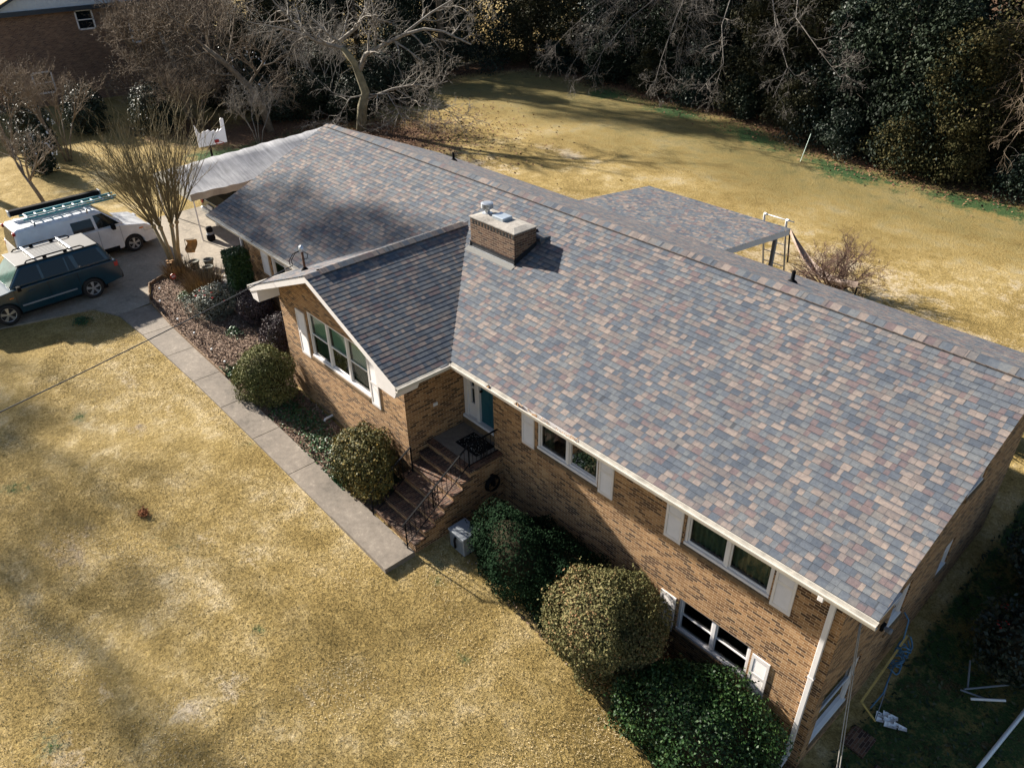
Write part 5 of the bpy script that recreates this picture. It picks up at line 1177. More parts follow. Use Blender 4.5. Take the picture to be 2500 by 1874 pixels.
b.build('valance', plain('stained_tarp', (.36, .345, .31), .6, var=.25, scale=2), CN)
for px, py in ((-5.5, 1.45), (-5.5, 5.4), (-5.5, 9.5), (-9.8, 1.45), (-10.0, 5.4), (-10.2, 9.5)):
    b = MB(); b.tube([(px, py, gz(px, py)), (px, py, 4.95)], .03, 8); b.build('pole', M_PVC, CN)
BB = thing('basketball_hoop', 'torn white basketball backboard on a pole behind the canopy', 'basketball hoop', (-11, 5.1, gz(-11, 5)))
b = MB(); b.tube([(-11.35, 4.9, gz(-11, 5)-.1), (-11.35, 4.9, 5.1), (-11.05, 4.95, 5.5)], .06, 8); b.build('pole', M_BLK, BB, smooth=True)
b = MB(); prof = [(4.22, 5.28), (5.66, 5.28), (5.70, 6.42), (5.58, 6.46), (5.52, 6.40), (5.50, 5.98), (5.38, 5.88), (5.34, 5.98), (5.22, 5.86), (5.12, 5.96), (4.98, 5.92), (4.84, 6.02), (4.70, 5.98), (4.58, 6.0), (4.44, 5.90), (4.34, 6.0), (4.28, 6.2), (4.20, 6.36)]
b.extrude(prof, 'x', -11.0, -10.965); b.build('backboard', plain('white_backboard', (.78, .76, .76), .5, var=.08, scale=2), BB)
b = MB(); b.tube([(-10.95+.0, 5.1, 5.42), (-10.6, 4.95, 5.40), (-10.42, 5.1, 5.38), (-10.55, 5.32, 5.40), (-10.95, 5.22, 5.42)], .016, 6, False); b.box(-10.965, -10.9, 5.04, 5.24, 5.36, 5.5); b.build('rim', M_RED, BB)
# ------------------------------------------------------------------ back garden things
LR = thing('step_ladder', 'grey ladder with curved white handles leaning at the patio roof', 'ladder', (14.3, 15.2, gz(14.3, 15)))
z0 = gz(14.3, 15.6); b = MB()
for x_ in (13.72, 14.62): b.tube([(x_, 15.95, z0), (x_, 15.12, 5.3)], .035, 8)
for k in range(6): t = (k+.7)/7; b.tube([(13.72, 15.95-.83*t, z0+(5.3-z0)*t), (14.62, 15.95-.83*t, z0+(5.3-z0)*t)], .02, 6)
b.build('frame', M_STEEL, LR)
b = MB()
for x_ in (13.72, 14.62): b.tube([(x_, 15.12, 5.3), (x_, 15.05, 5.62), (x_+.06, 14.95, 5.78), (x_+.22, 14.78, 5.85)], .045, 8)
b.tube([(13.8, 14.98, 5.76), (14.95, 14.98, 5.76)], .018, 6); b.build('handle', M_PVC, LR, smooth=True)
HM = thing('hammock', 'faded hammock slung on a thin dark stand in bare red bush', 'hammock', (14.6, 18.6, gz(14.6, 18.6)))
hz0 = gz(14.6, 18.6); b = MB(); b.tube([(12.75, 19.4, hz0), (12.65, 19.3, hz0+1.35)], .035, 6); b.tube([(16.6, 17.6, hz0), (16.75, 17.3, hz0+1.0)], .035, 6); b.tube([(12.75, 19.4, hz0+.05), (16.6, 17.6, hz0+.05)], .03, 6); b.build('stand', M_BLK, HM)
b = MB()
for i in range(14):
    for j in range(4):
        q = lambda i_, j_: (12.65+(16.75-12.65)*i_/14, 19.3+(17.3-19.3)*i_/14+(j_-2)*.13*math.sin(math.pi*i_/14), hz0+1.35-.35*i_/14-.75*math.sin(math.pi*i_/14)+.06*(j_-2)**2)
        b.quad(q(i, j), q(i+1, j), q(i+1, j+1), q(i, j+1))
b.build('cloth', plain('faded_cloth', (.34, .26, .22), .8, var=.2, scale=4), HM, smooth=True)
b = MB(); zs = gz(6.1, 31.6); b.bar((6.1, 31.6, zs-.1), (6.35, 31.75, zs+1.55), .09, .02); tag(b.build('marker_stake', plain('pale_green_stake', (.62, .76, .68), .5)), 'thin pale green marker stake standing in the back lawn', 'stake')
rg = random.Random(77); th = thing('bare_bush', 'bare reddish bush behind the house next to hammock', 'bush', (15.3, 18.3, gz(15.3, 18.3))); out = []
for k in range(13):
    a = rg.uniform(0, 6.28); grow(rg, out, (.1*math.cos(a), .1*math.sin(a), 0), (math.cos(a)*.9, math.sin(a)*.9, 1.0), 1.9, .035, 0, 3, (7, 6, 4, 0), .25, .5, .9, .58)
paths_mesh('branches', out, plain('red_twigs', (.115, .062, .045), .85, var=.35), th)
V, F, t = bush_arrays(79, (1.5, 1.5, .95), 2600, .06, .3, .7, -.7); np_mesh('foliage', V, F, leafmat('red_bush_leaf', [(.05, .03, .02), (.11, .065, .04), (.10, .095, .04)], .8), th, t)
# ------------------------------------------------------------------ shaded right side
b = MB(); b.tube([(27.25, 3.4, gz(27.2, 3.4)+.05), (27.35, 4.6, gz(27.3, 4.6)+.05), (27.5, 6.2, gz(27.5, 6.2)+.1), (27.7, 8.0, gz(27.7, 8)+.1)], .045, 8); tag(b.build('long_pipe', M_PVC, smooth=True), 'long white pipe lying across weeds at the right edge', 'pipe')
MP = thing('bent_frame', 'broken folding frame of grey metal bars lying in weeds', 'metal frame', (26.6, 5.2, gz(26.6, 5.2)))
zf_ = gz(26.6, 5.1)+.12; b = MB(); b.tube([(26.35, 5.15, zf_), (26.1, 5.75, zf_+.25)], .022, 6); b.tube([(26.3, 5.05, zf_+.05), (26.95, 5.85, zf_+.12)], .022, 6); b.tube([(26.25, 5.0, zf_+.02), (26.8, 5.2, zf_+.02)], .02, 6); b.build('grey_bar', M_GREY, MP)
b = MB(); b.tube([(26.5, 4.92, zf_+.03), (27.05, 5.4, zf_+.08)], .03, 6); b.build('white_bar', M_PVC, MP)
b = MB(); rg = random.Random(3); zt_ = gz(25.5, 3.0)
for k in range(12): cx_2, cy_2 = 25.45+rg.gauss(0, .14), 3.15+rg.gauss(0, .10); b.quad((cx_2, cy_2, zt_+.06), (cx_2+.16, cy_2+.05, zt_+.11), (cx_2+.12, cy_2+.17, zt_+.07), (cx_2-.04, cy_2+.1, zt_+.12))
tag(b.build('plastic_bag', M_PVC, fixn=False), 'crumpled white plastic bag on the dark ground by gable', 'plastic bag')
b = MB(); rg = random.Random(8)
for k in range(7):
    a = rg.uniform(0, 6.28); pts = [(24.98+.13*math.cos(t+a)+.05*rg.random(), 4.15+.05*k+.2*math.sin(t+a), .75+.09*k+.1*math.cos(2*t)) for t in np.linspace(0, 6, 12)]; b.tube(pts, .02, 5, False)
b.tube([(24.7, 4.6, 2.0), (24.85, 4.55, 1.9), (24.92, 4.4, 1.5), (24.98, 4.2, 1.2)], .02, 5); b.tube([(25.0, 4.1, .8), (25.1, 3.6, .4), (25.05, 3.2, .2)], .018, 5)
tag(b.build('blue_hose', plain('blue_hose_rubber', (.06, .16, .27), .5), smooth=True), 'tangled blue hose hanging on the shaded gable wall', 'hose')
YL = thing('yellow_frame', 'yellow striped frame leaning on the gable wall by blue hose', 'frame', (24.9, 3.2, .1))
b = MB(); b.bar((24.95, 2.65, .85), (24.95, 4.1, 1.35), .04, .05); b.bar((24.95, 4.2, 1.39), (24.95, 4.5, 1.5), .04, .05); b.bar((24.98, 2.65, .85), (25.3, 2.85, .35), .03, .03); b.build('yellow_bar', plain('yellow_paint', (.5, .36, .11), .6), YL)
b = MB(); b.bar((25.3, 2.85, .35), (25.1, 3.7, .6), .02, .02); b.build('grey_bar', M_GREY, YL)
GL = thing('wall_lamp', 'dark floodlight fixture mounted on the gable wall', 'lamp', (24.7, 3.3, 2.55))
b = MB(); b.box(24.652, 24.72, 3.24, 3.40, 2.46, 2.62); b.build('base', M_BLK, GL, bevel=.01)
b = MB(); b.lathe([(.04, 0), (.07, .12), (.06, .16), (0, .13)], (24.72, 3.32, 2.54), 10, 'x'); b.build('lamp_head', M_GREY, GL)
# cables
def cable(name, label, a, b_, sag, r_, n=26):
    a = Vector(a); b_ = Vector(b_); pts = [a.lerp(b_, t)-Vector((0, 0, sag*4*t*(1-t))) for t in np.linspace(0, 1, n)]
    mb = MB(); mb.tube(pts, r_, 5); return tag(mb.build(name, M_CAB, smooth=True), label, 'cable')
M_CAB = plain('grey_cable', (.055, .055, .06), .6)
pA = Vector((mx-.1, my-.30, mz+.22)); pB = Vector((8.95, -9.8, 6.15))
cable('service_cable', 'overhead service cable from the roof mast across the front lawn', pA, pA+(pB-pA)*1.9, .25, .016, 30)
wA = (24.68, 1.65, 4.1)
for k, lb in enumerate(('thin pale cable hanging down the gable corner, nearer the downspout', 'thin pale cable hanging down the gable corner, nearer the window')):
    mb = MB(); a = Vector((24.68, 1.60+.06*k, 4.05)); b_ = Vector((25.62+.05*k, .42+.05*k, .1)); mb.tube([a.lerp(b_, t)-Vector((0, 0, .3*t*(1-t))) for t in np.linspace(0, 1, 12)], .012, 5); tag(mb.build('guy_cable', plain('pale_cable', (.32, .30, .27), .7), smooth=True), lb, 'cable')
for (x0, y0, x1, y1, lb) in ((25.2, .9, 25.75, 1.5, 'nearest the downspout extension'), (25.75, 1.55, 26.3, 2.1, 'farthest out from the gable wall'), (25.0, 2.0, 25.5, 2.6, 'nearest the plastic bag')):
    zz = gz(x0, y0); b = MB(); b.box(x0, x1, y0, y1, zz-.05, zz+.05); tag(b.build('paver', M_STEP, bevel=.01), 'dark red paver in the ground '+lb, 'paver', 'pavers at the gable corner')
# ------------------------------------------------------------------ evergreen and vine trees
L_EVG = leafmat('evergreen_leaf', [(.006, .010, .006), (.012, .020, .011), (.022, .033, .018), (.042, .052, .03)], .6, .12)
L_EVB = leafmat('camellia_leaf', [(.006, .012, .008), (.013, .024, .015), (.026, .04, .025), (.05, .062, .04)], .5, .22)
L_VIN = leafmat('vine_leaf', [(.018, .02, .008), (.042, .040, .016), (.075, .064, .027), (.12, .095, .042)], .8, .06)
def crown_mesh(nm, mat, seed, H_, Rr, n, leaf, base=.3, lumps=44, par=None, aspect=.6):
    rg = np.random.default_rng(seed); Vs, Fs, Ts, off = [], [], [], 0; per = n//lumps
    for k in range(lumps):
        t = (k+.5)/lumps; z = base+(H_-base)*t; rr = Rr*(.62-.26*t)*(.6+.8*rg.random()); a = k*2.4+rg.uniform(-.6, .6); q = Rr*(1-.7*t**1.5)*rg.uniform(.25, 1.0)
        c = np.array([q*math.cos(a), q*math.sin(a), z]); sz = np.array([rr*.75, rr*.75, rr*.55])
        d = rdirs(rg, per); r_ = lump(rg, d, .35, 14, 6); P = c+d*sz*(r_*(1-.6*rg.random(per)**1.5))[:, None]; P[:, 2] = np.maximum(P[:, 2], .05)
        V, F = leaves(rg, P, d, leaf, aspect, .8); Vs.append(V); Fs.append(F+off); off += len(V); Ts.append(np.clip(rg.normal(.45, .16)+.2*rg.normal(size=per), 0, 1))
    return np_mesh(nm, np.concatenate(Vs), np.concatenate(Fs), mat, par, np.concatenate(Ts))
def evergreen(name, label, x_, y_, proto=None, rz=0, sc=1, H_=8, Rr=2.6, n=9000, leaf=.2, mat=None, seed=1, group=None, base=.3):
    if proto is not None:
        c = copy_tree(proto); c.location = (x_, y_, gz(x_, y_)-.1); c.rotation_euler = (0, 0, rz); c.scale = (sc, sc, sc*(.9+.25*((seed*37) % 10)/10)); c['label'] = label; c.name = name
        if group: c['group'] = group
        return c
    th = thing(name, label, 'tree', (x_, y_, gz(x_, y_)-.1), rz, group=group, scale=sc)
    crown_mesh('crown', mat, seed, H_, Rr, n, leaf, base, par=th)
    b = MB(); rg = random.Random(seed); b.tube([(0, 0, -.2), (.1, .1, H_*.4), (.15, -.1, H_*.85)], [.17, .11, .04], 7)
    for k in range(6): a = rg.uniform(0, 6.28); z = H_*rg.uniform(.15, .6); b.tube([(.05, .05, z), (Rr*.35*math.cos(a), Rr*.35*math.sin(a), z+.5), (Rr*.6*math.cos(a), Rr*.6*math.sin(a), z+1.0)], [.06, .035, .012], 5)
    b.build('trunk', M_BARKD, th, smooth=True, local=True); return th
GRP = 'dark evergreens at the edge of the back lawn'
spots = [(-27, 27, 1.0), (-25.5, 33, 1.1), (-23.5, 38.5, 1.05), (-19.5, 40.2, 1.15), (-16, 39.3, 1.0), (-12.2, 40.5, 1.2), (-8.6, 39.4, 1.05), (-5, 40.0, 1.2), (-1.6, 38.9, 1.05), (1.8, 39.2, 1.2), (5.0, 37.6, 1.1), (8.2, 37.2, 1.2), (11.0, 36.4, 1.0), (-21, 45.5, 1.5), (-14, 46, 1.6), (-7, 46.5, 1.6), (0, 45.5, 1.6), (7, 44, 1.6), (-28, 42, 1.5), (-32, 34, 1.3), (-29.5, 15.5, .8), (-31.5, 19, .9), (-40, 17, 1.6), (-42, 23, 1.7), (-40, 29, 1.6), (-45, 34, 1.9), (-38, 37, 1.5), (-24, 53, 2.0), (-14.5, 54, 2.1), (-4, 54, 2.1), (6, 53, 2.1), (15, 52, 2.1), (-34, 50, 2.0)]
wh = ['far left, behind the big bare tree', 'left of the back lawn where leaf litter begins', 'at the upper left corner of the back lawn', 'under the first drooping bare limbs', 'left of the pale green weed strip', 'where the green weed strip begins', 'above the middle of the weed strip', 'over the brightest weed strip', 'above the patio roof, behind weeds', 'left of the marker stake', 'straight behind the marker stake', 'right of the marker stake', 'touching the vine covered tree',
      'in the second row at far left', 'in the second row behind the lawn corner', 'in the second row behind the weed strip', 'in the second row behind the drooping limbs', 'in the second row behind the vine covered tree', 'in the second row behind the litter patch', 'at far left beside a pale yellow field', 'behind the tan twig trees, nearest the neighbour house', 'behind the tan twig trees, nearer the pale field', 'past the neighbour house end, nearest its wall', 'past the neighbour house end, second from its wall', 'past the neighbour house end, third from its wall', 'deep in the far left corner', 'at far left behind the laurels', 'in the back row at far left', 'in the back row left of centre', 'in the back row at centre', 'in the back row right of centre', 'in the back row at far right', 'in the farthest left corner of the back row']
protoA = protoB = protoC = None
L_OLV = leafmat('olive_leaf', [(.014, .016, .007), (.034, .034, .015), (.06, .055, .024), (.10, .085, .04)], .65, .15)
for k, (x_, y_, sc) in enumerate(spots):
    pr_ = None if k < 3 else (protoA, protoB, protoC, protoB)[(k*7+k//3) % 4]
    t = evergreen('evergreen_tree', 'dark evergreen tree '+wh[k], x_, y_, pr_, rz=k*1.7, sc=sc, H_=8.2 if k == 0 else 7.4, Rr=2.9 if k == 0 else 2.7, n=20000, leaf=.15, mat=(L_EVG, L_EVB, L_OLV)[min(k, 2)], seed=k+3, group=GRP)
    if k == 0: protoA = t
    if k == 1: protoB = t
    if k == 2: protoC = t
# dense evergreens right of the back lawn, hung with vines
GV = 'vine covered trees at the right edge of the back lawn'
vsp = [(12.2, 36.2, 1.05, 'jutting out farthest into the lawn'), (17.6, 38.0, 1.2, 'near the right edge of the photo'), (21.5, 38.5, 1.2, 'at the far right edge'), (13.6, 42.5, 1.5, 'standing tall behind the others'), (19.5, 43.5, 1.5, 'at the top right corner')]
pv = None
for k, (x_, y_, sc, lb) in enumerate(vsp):
    t = evergreen('vine_tree', 'olive brown vine covered tree '+lb, x_, y_, pv, rz=k*2.1, sc=sc, H_=7.2, Rr=3.0, n=22000, leaf=.14, mat=L_VIN, seed=40+k, group=GV, base=.2); pv = pv or t
# tangled bare vines draped on them
def tangle(name, label, cat, x_, y_, H_, Rr, n, seed, mat, L=3.0, droop=.9, z0=.2):
    rg = random.Random(seed); th = thing(name, label, cat, (x_, y_, gz(x_, y_))); out = []
    for k in range(n):
        a = rg.uniform(0, 6.28); z = rg.uniform(H_*.45, H_); q = Rr*rg.uniform(.55, 1.0)*(1.15-.5*z/H_)
        grow(rg, out, (q*math.cos(a), q*math.sin(a), z), (math.cos(a)*.6, math.sin(a)*.6, .1), L*rg.uniform(.6, 1.2), .035, 1, 3, (0, 6, 4, 0), 0., .6, .8, .55, droop)
    paths_mesh('branches', out, mat, th); return th
tangle('vine_tangle', 'tan tangle of bare vines hanging at the right edge', 'vine', 18.6, 36.0, 6.5, 2.6, 26, 5, M_TWIG)
tangle('vine_tangle', 'brown tangle of bare vines above the jutting vine tree', 'vine', 15.5, 39.5, 8.5, 2.8, 22, 6, plain('brown_vine', (.16, .11, .07), .9, var=.3))
tangle('vine_tangle', 'pale bare brush at the lower right treeline', 'vine', 20.6, 36.0, 4.5, 1.8, 20, 7, M_BARK)
# ------------------------------------------------------------------ big bare trees
def loc(base, pts): return [(p[0]-base[0], p[1]-base[1], p[2]-base[2]) for p in pts]
B1 = (-16.15, 16.56, 2.86)
rgd = random.Random(4)
dd = lambda pts, k: [(p[0]+k*i*.72, p[1]-k*i*.69, p[2]) for i, p in enumerate(pts)]   # pull limb ends towards / away from the house
limbs = [(loc(B1, dd([(-15.9, 16.84, 6.48), (-15.6, 17.17, 7.33), (-14.82, 18.06, 7.91), (-13.95, 19.04, 8.48), (-13.1, 19.99, 8.82), (-12.37, 20.81, 8.7), (-11.2, 22, 8.0)], .2)), .17),
         (loc(B1, dd([(-13.95, 19.04, 8.48), (-12.88, 20.23, 9.52), (-11.94, 21.29, 10.24), (-10.8, 22.5, 10.6)], -.3)), .09),
         (loc(B1, dd([(-16.43, 16.25, 7.56), (-16.6, 16.05, 8.08), (-15.86, 16.89, 8.83), (-15.41, 17.39, 9.82), (-15.2, 17.6, 10.8), (-14.9, 17.9, 12.5)], -.1)), .15),
         (loc(B1, dd([(-16.5, 16.15, 7.7), (-17.4, 15.16, 8.1), (-18.08, 14.39, 8.63), (-18.9, 13.5, 9.0), (-20, 12.4, 9.3)], .2)), .12),
         (loc(B1, dd([(-17.42, 15.13, 8.0), (-18.24, 14.21, 8.88), (-18.85, 13.52, 9.9), (-19.6, 12.7, 11.2)], -.2)), .08),
         (loc(B1, dd([(-15.79, 16.97, 4.98), (-16.3, 16.2, 4.9), (-16.83, 15.79, 4.03), (-17.41, 15.14, 3.3)], .25)), .06),
         (loc(B1, dd([(-15.79, 16.97, 4.98), (-14.84, 18.04, 5.1), (-14.35, 18.59, 4.0), (-14.0, 18.9, 3.3)], .4)), .06),
         (loc(B1, dd([(-15.81, 16.94, 4.71), (-14.61, 18.29, 5.37), (-13.64, 19.38, 5.62), (-13.08, 20.01, 5.5), (-12.3, 20.9, 5.87)], .2)), .08),
         (loc(B1, dd([(-14.61, 18.29, 5.37), (-13.71, 19.3, 4.6), (-12.57, 20.58, 4.2), (-11.8, 21.3, 3.7)], .3)), .05)]
bare_tree('bare_tree', 'large grey bare tree behind the left end of house roof', B1[0], B1[1], limbs, (plain('mossy_bark', (.19, .165, .10), .9, var=.4, scale=3, bmp=.01), M_BARK), 12, 3, (10, 6, 5, 0), 3.0, .05, .6, .95, trunk=loc(B1, [(-16.15, 16.56, 2.7), (-15.98, 16.75, 4.29), (-15.78, 16.98, 5.12), (-15.98, 16.76, 6.22), (-16.11, 16.61, 6.89), (-16.5, 16.15, 7.75)]), r0=.34, droop=.12)
B2 = (-19.63, 12.07, 2.91)
lean = [(-19.63, 12.07, 2.8), (-19.8, 11.87, 4.62), (-20.23, 11.4, 5.73), (-20.9, 10.63, 6.95), (-21.67, 9.77, 8.01), (-22.4, 8.95, 9.17), (-23.4, 7.9, 10.6)]
limbs2 = [(loc(B2, lean[3:]), .12), (loc(B2, [(-20.2, 11.4, 5.73), (-19.6, 12.3, 6.9), (-19.3, 13.0, 8.2), (-19.2, 13.6, 9.8)]), .09), (loc(B2, [(-20.9, 10.63, 6.95), (-20.9, 11.3, 8.4), (-21.2, 12, 10)]), .07), (loc(B2, [(-20.5, 11.1, 6.3), (-21.2, 9.8, 6.5), (-21.6, 8.8, 6.2)]), .06), (loc(B2, [(-19.9, 11.8, 5.0), (-19.2, 12.4, 5.9), (-18.7, 13.0, 6.4)]), .05)]
bare_tree('bare_tree', 'dark brown tree leaning left behind the canopy', B2[0], B2[1], limbs2, (M_BARKD, M_BARKD), 23, 3, (9, 6, 4, 0), 2.4, .1, .6, .95, trunk=loc(B2, lean[:5]), r0=.26)
B3 = (-26.33, 9.64, 3.02)
tan = [(-26.33, 9.64, 3.0), (-26.27, 9.7, 4.65), (-26.38, 9.58, 5.81), (-26.5, 9.45, 6.66), (-26.75, 9.17, 8.32), (-26.8, 9.11, 9.65)]
limbs3 = [(loc(B3, tan[2:]), .12)]; rg = random.Random(31)
for k in range(22): a = k*6.28/22+rg.uniform(-.2, .2); z = rg.uniform(4.4, 8.6); ll = rg.uniform(2.6, 4.4); limbs3.append(([(0, 0, z-3), (ll*.5*math.cos(a), ll*.5*math.sin(a), z-3+rg.uniform(.3, 1.2)), (ll*math.cos(a), ll*math.sin(a), z-3+rg.uniform(-.2, 1.6))], .06))
bare_tree('bare_tree', 'bare tree with dense tan twigs before the neighbour brick house', B3[0], B3[1], limbs3, (M_BARK, M_TWIG), 35, 3, (9, 7, 5, 0), 2.2, .12, .7, .95, trunk=loc(B3, tan[:5]), r0=.22)
tt = bpy.data.objects['bare_tree.002']; crown_mesh('dry_leaves', leafmat('dry_tan_leaf', [(.07, .052, .032), (.14, .105, .065), (.24, .185, .12)], .8, .2), 301, 6.6, 4.0, 7000, .07, 1.6, 40, tt)
def lowtree(lb, x_, y_, n, H_, spread, mat, seed, r0=.05, maxlev=3, nch=(6, 5, 4, 0), up=.25, trunkmat=None, lean_=(0, 0)):
    rg = random.Random(seed); th = thing('bare_tree', lb, 'tree', (x_, y_, gz(x_, y_))); out = []; b = MB()
    for k in range(n):
        a = k*6.28/n+rg.uniform(-.4, .4); q = .12+.1*rg.random(); tip = (q*math.cos(a)*4+lean_[0], q*math.sin(a)*4+lean_[1], H_*.4)
        b.tube([(q*math.cos(a)*.6, q*math.sin(a)*.6, -.15), (q*math.cos(a)*2+lean_[0]*.5, q*math.sin(a)*2+lean_[1]*.5, H_*.22), tip], [r0, r0*.8, r0*.65], 6)
        for j in range(3): grow(rg, out, tip, (math.cos(a)*spread+rg.gauss(0, .3), math.sin(a)*spread+rg.gauss(0, .3), 1), H_*.5, r0*.6, 0, maxlev, nch, up, .45, .75, .55)
    b.build('trunk', trunkmat or mat, th, smooth=True, local=True); paths_mesh('branches', out, mat, th); return th
lowtree('bare tan tree screening the neighbour house end', -31.0, 9.2, 7, 8.5, .7, M_TWIG, 47, r0=.09)
lowtree('bare tan tree in front of the neighbour brick corner', -29.5, 13.0, 7, 8.5, .7, M_TWIG, 48, r0=.09)
lowtree('bare multi stem tree standing at the left edge by the camellia', -21.5, .6, 5, 5.2, .35, M_TWIG, 41)
lowtree('small forked bare tree on the grass left of the white van', -13.2, -2.6, 2, 4.6, .8, M_BARKD, 42, r0=.09, lean_=(-.3, -.5))
lowtree('bare twiggy tree at far left before the lower neighbour window', -24.5, -1.5, 6, 5.5, .4, M_TWIG, 43)
lowtree('thicket of bare saplings between the tan tree and canopy', -22.0, 8.6, 6, 4.2, .5, M_TWIG, 44, r0=.035)
lowtree('thin bare saplings growing behind the basketball hoop', -17.5, 10.2, 5, 3.6, .5, M_BARK, 45, r0=.03)
lowtree('bare saplings in the gap right of the leaning tree', -21.5, 17.5, 5, 5.5, .5, M_BARK, 46, r0=.04)
# crape myrtle in the mulch bed
MY = thing('crape_myrtle', 'vase shaped bare crape myrtle with pale trunks beside the van', 'tree', (-3.5, -.55, gz(-3.5, -.5))); b = MB(); out = []; rg = random.Random(51)
heads = []
for k in range(6):
    a = k*1.05+.3; p0 = (.10*math.cos(a), .12*math.sin(a), -.1); p1 = (.20*math.cos(a), .24*math.sin(a), .9); p2 = (.36*math.cos(a), .44*math.sin(a), 1.95)
    b.tube([p0, p1, p2], [.085, .07, .06], 8); b.lathe([(0, -.10), (.09, -.05), (.10, .03), (.05, .1), (0, .11)], p2, 8); heads.append((p2, a))
b.build('trunk', M_MYRT, MY, smooth=True, local=True)
for p2, a in heads:
    for j in range(13):
        a2 = a+rg.gauss(0, .75); t = rg.uniform(.1, .82); grow(rg, out, p2, (math.cos(a2)*t, math.sin(a2)*t, 1), rg.uniform(2.9, 4.6), .021, 1, 3, (0, 6, 3, 0), .22, .16, .45, .38)
paths_mesh('branches', out, plain('myrtle_twigs', (.175, .138, .068), .85, var=.3), MY, sides=(6, 4, 3, 3, 3, 3))
# limbs of a tall bare tree reaching in over the back lawn
BT = (-6.5, 41.5, gz(-6.5, 41.5)); rg = random.Random(61); limbs4 = []
for tipx, tipy, tz in ((-14, 31.5, 5.6), (-11, 29.5, 4.9), (-7.0, 29.0, 5.6), (-3, 29.5, 5.6), (.5, 30, 5.6), (4.0, 32, 5.4), (-12, 34, 7.0), (-4, 33.5, 7.0), (6.5, 33.5, 6.6)):
    P_ = []
    for t in (0, .3, .55, .75, .9, 1.0): P_.append((((tipx-BT[0])*t)+rg.uniform(-.9, .9), ((tipy-BT[1])*t)+rg.uniform(-.7, .7), 7.5+1.6*math.sin(t*2.2)-(7.5+1.6*math.sin(2.2)-tz+BT[2])*t**2.2))
    limbs4.append((P_, .05))
bare_tree('bare_tree', 'tall bare tree whose drooping grey limbs hang over the back lawn', BT[0], BT[1], limbs4, (M_BARKD, plain('dull_grey_bark', (.125, .11, .095), .9, var=.4)), 63, 3, (14, 7, 5, 0), 2.8, -.05, .9, .85, trunk=[(0, 0, -.2), (.1, -.1, 4), (-.1, .1, 8), (.2, 0, 13)], r0=.3, droop=.3)
# camellias with white blooms on the left
L_CAM = L_EVB
for k, (x_, y_, rr, lb) in enumerate(((-20.2, -.9, (.75, .75, 1.3), 'narrow camellia with white blooms among bare stems at left'), (-24.8, .2, (1.1, 1.0, 1.5), 'broad camellia with white blooms below the neighbour window'), (-26.8, 3.6, (1.3, 1.3, 1.7), 'dark shrub against the neighbour brick wall'), (-25.0, 13.5, (1.6, 1.6, 2.4), 'tall camellia with white blooms behind the leaning tree'), (-21.8, 13.6, (1.4, 1.3, 1.5), 'dark camellia right of the leaning trunk'), (-24.3, 6.8, (1.4, 1.3, 1.5), 'dark shrub under the tan twig tree'))):
    th = shrub('camellia_bush', lb, 'bush', x_, y_, rr, 5500, .12, L_CAM, 90+k, .3, flat=-.75, depth=.4, group='dark shrubs at the neighbour boundary')
    if 'white' in lb:
        rg_ = np.random.default_rng(k); d = rdirs(rg_, 46); d[:, 2] = np.abs(d[:, 2]); P = d*np.array(rr)*1.0; P[:, 2] += rr[2]*.75; V, F = leaves(rg_, np.repeat(P, 3, 0)+rg_.normal(size=(138, 3))*.04, np.repeat(d, 3, 0), .12, .8, .5); np_mesh('bloom', V, F, M_PVC, th)
# under-storey along the left boundary
for k, (x_, y_, rr) in enumerate(((-20.5, 19.5, (1.8, 1.8, 1.7)), (-22.8, 23.2, (2.0, 2.0, 2.1)), (-23.8, 26.8, (1.8, 2.0, 2.4)), (-19.6, 22.8, (1.3, 1.3, 1.0)), (-24.5, 19.0, (2.0, 2, 2.6)), (-28, 16.5, (2.2, 2.2, 3.0)), (-18.9, 17.6, (1.4, 1.5, 1.2)), (-21.5, 16.2, (1.8, 1.6, 1.6)), (-27.5, 12.6, (2.0, 2.0, 2.2)), (-29.5, 21.5, (2.4, 2.4, 3.2)))):
    shrub('laurel_bush', 'dark laurel shrub '+('beside the big bare trunk', 'behind the big bare tree, mid left', 'where the treeline meets the leaf litter', 'low and nearest to the back lawn', 'in shade behind the leaning tree', 'tall and deepest in the shade, behind others', 'low and touching the foot of the big bare trunk', 'between the leaning tree and big bare tree', 'behind the tan twig tree', 'tall, before the pale field')[k], 'bush', x_, y_, rr, 7000, .15, L_EVG, 120+k, .3, flat=-.7, depth=.4, group='laurel shrubs of the left boundary')
# low brush skirting the back lawn
for k, (x_, y_) in enumerate(((-19.8, 37.6), (-14.6, 37.5), (-9.8, 37.6), (-5.6, 37.0), (-1.2, 36.6), (2.9, 35.8), (6.6, 34.9), (10.4, 34.5), (13.2, 34.9), (16.4, 35.6))):
    lb = 'low dark bush at the foot of the treeline '+('by the left lawn corner', 'left of where green weeds start', 'at the start of the green weeds', 'over the middle green weeds', 'left of the marker stake, above weeds', 'nearest left of the marker stake', 'nearest right of the marker stake', 'left of the jutting vine tree', 'under the jutting vine tree', 'under the right edge vine tree')[k]
    th = thing('treeline_bush', lb, 'bush', (x_, y_, gz(x_, y_)-.1), group='low bushes at the foot of the treeline')
    crown_mesh('foliage', L_VIN if k in (7, 8) else (L_EVB, L_EVG, L_OLV)[k % 3], 140+k, 2.2+.5*(k % 3), 1.7+.3*(k % 2), 9000, .12, .3, 24, th)
    b = MB(); b.tube([(0, 0, -.2), (.1, 0, .8), (0, .1, 1.7)], [.08, .05, .02], 6); b.build('stem', M_BARKD, th, local=True)
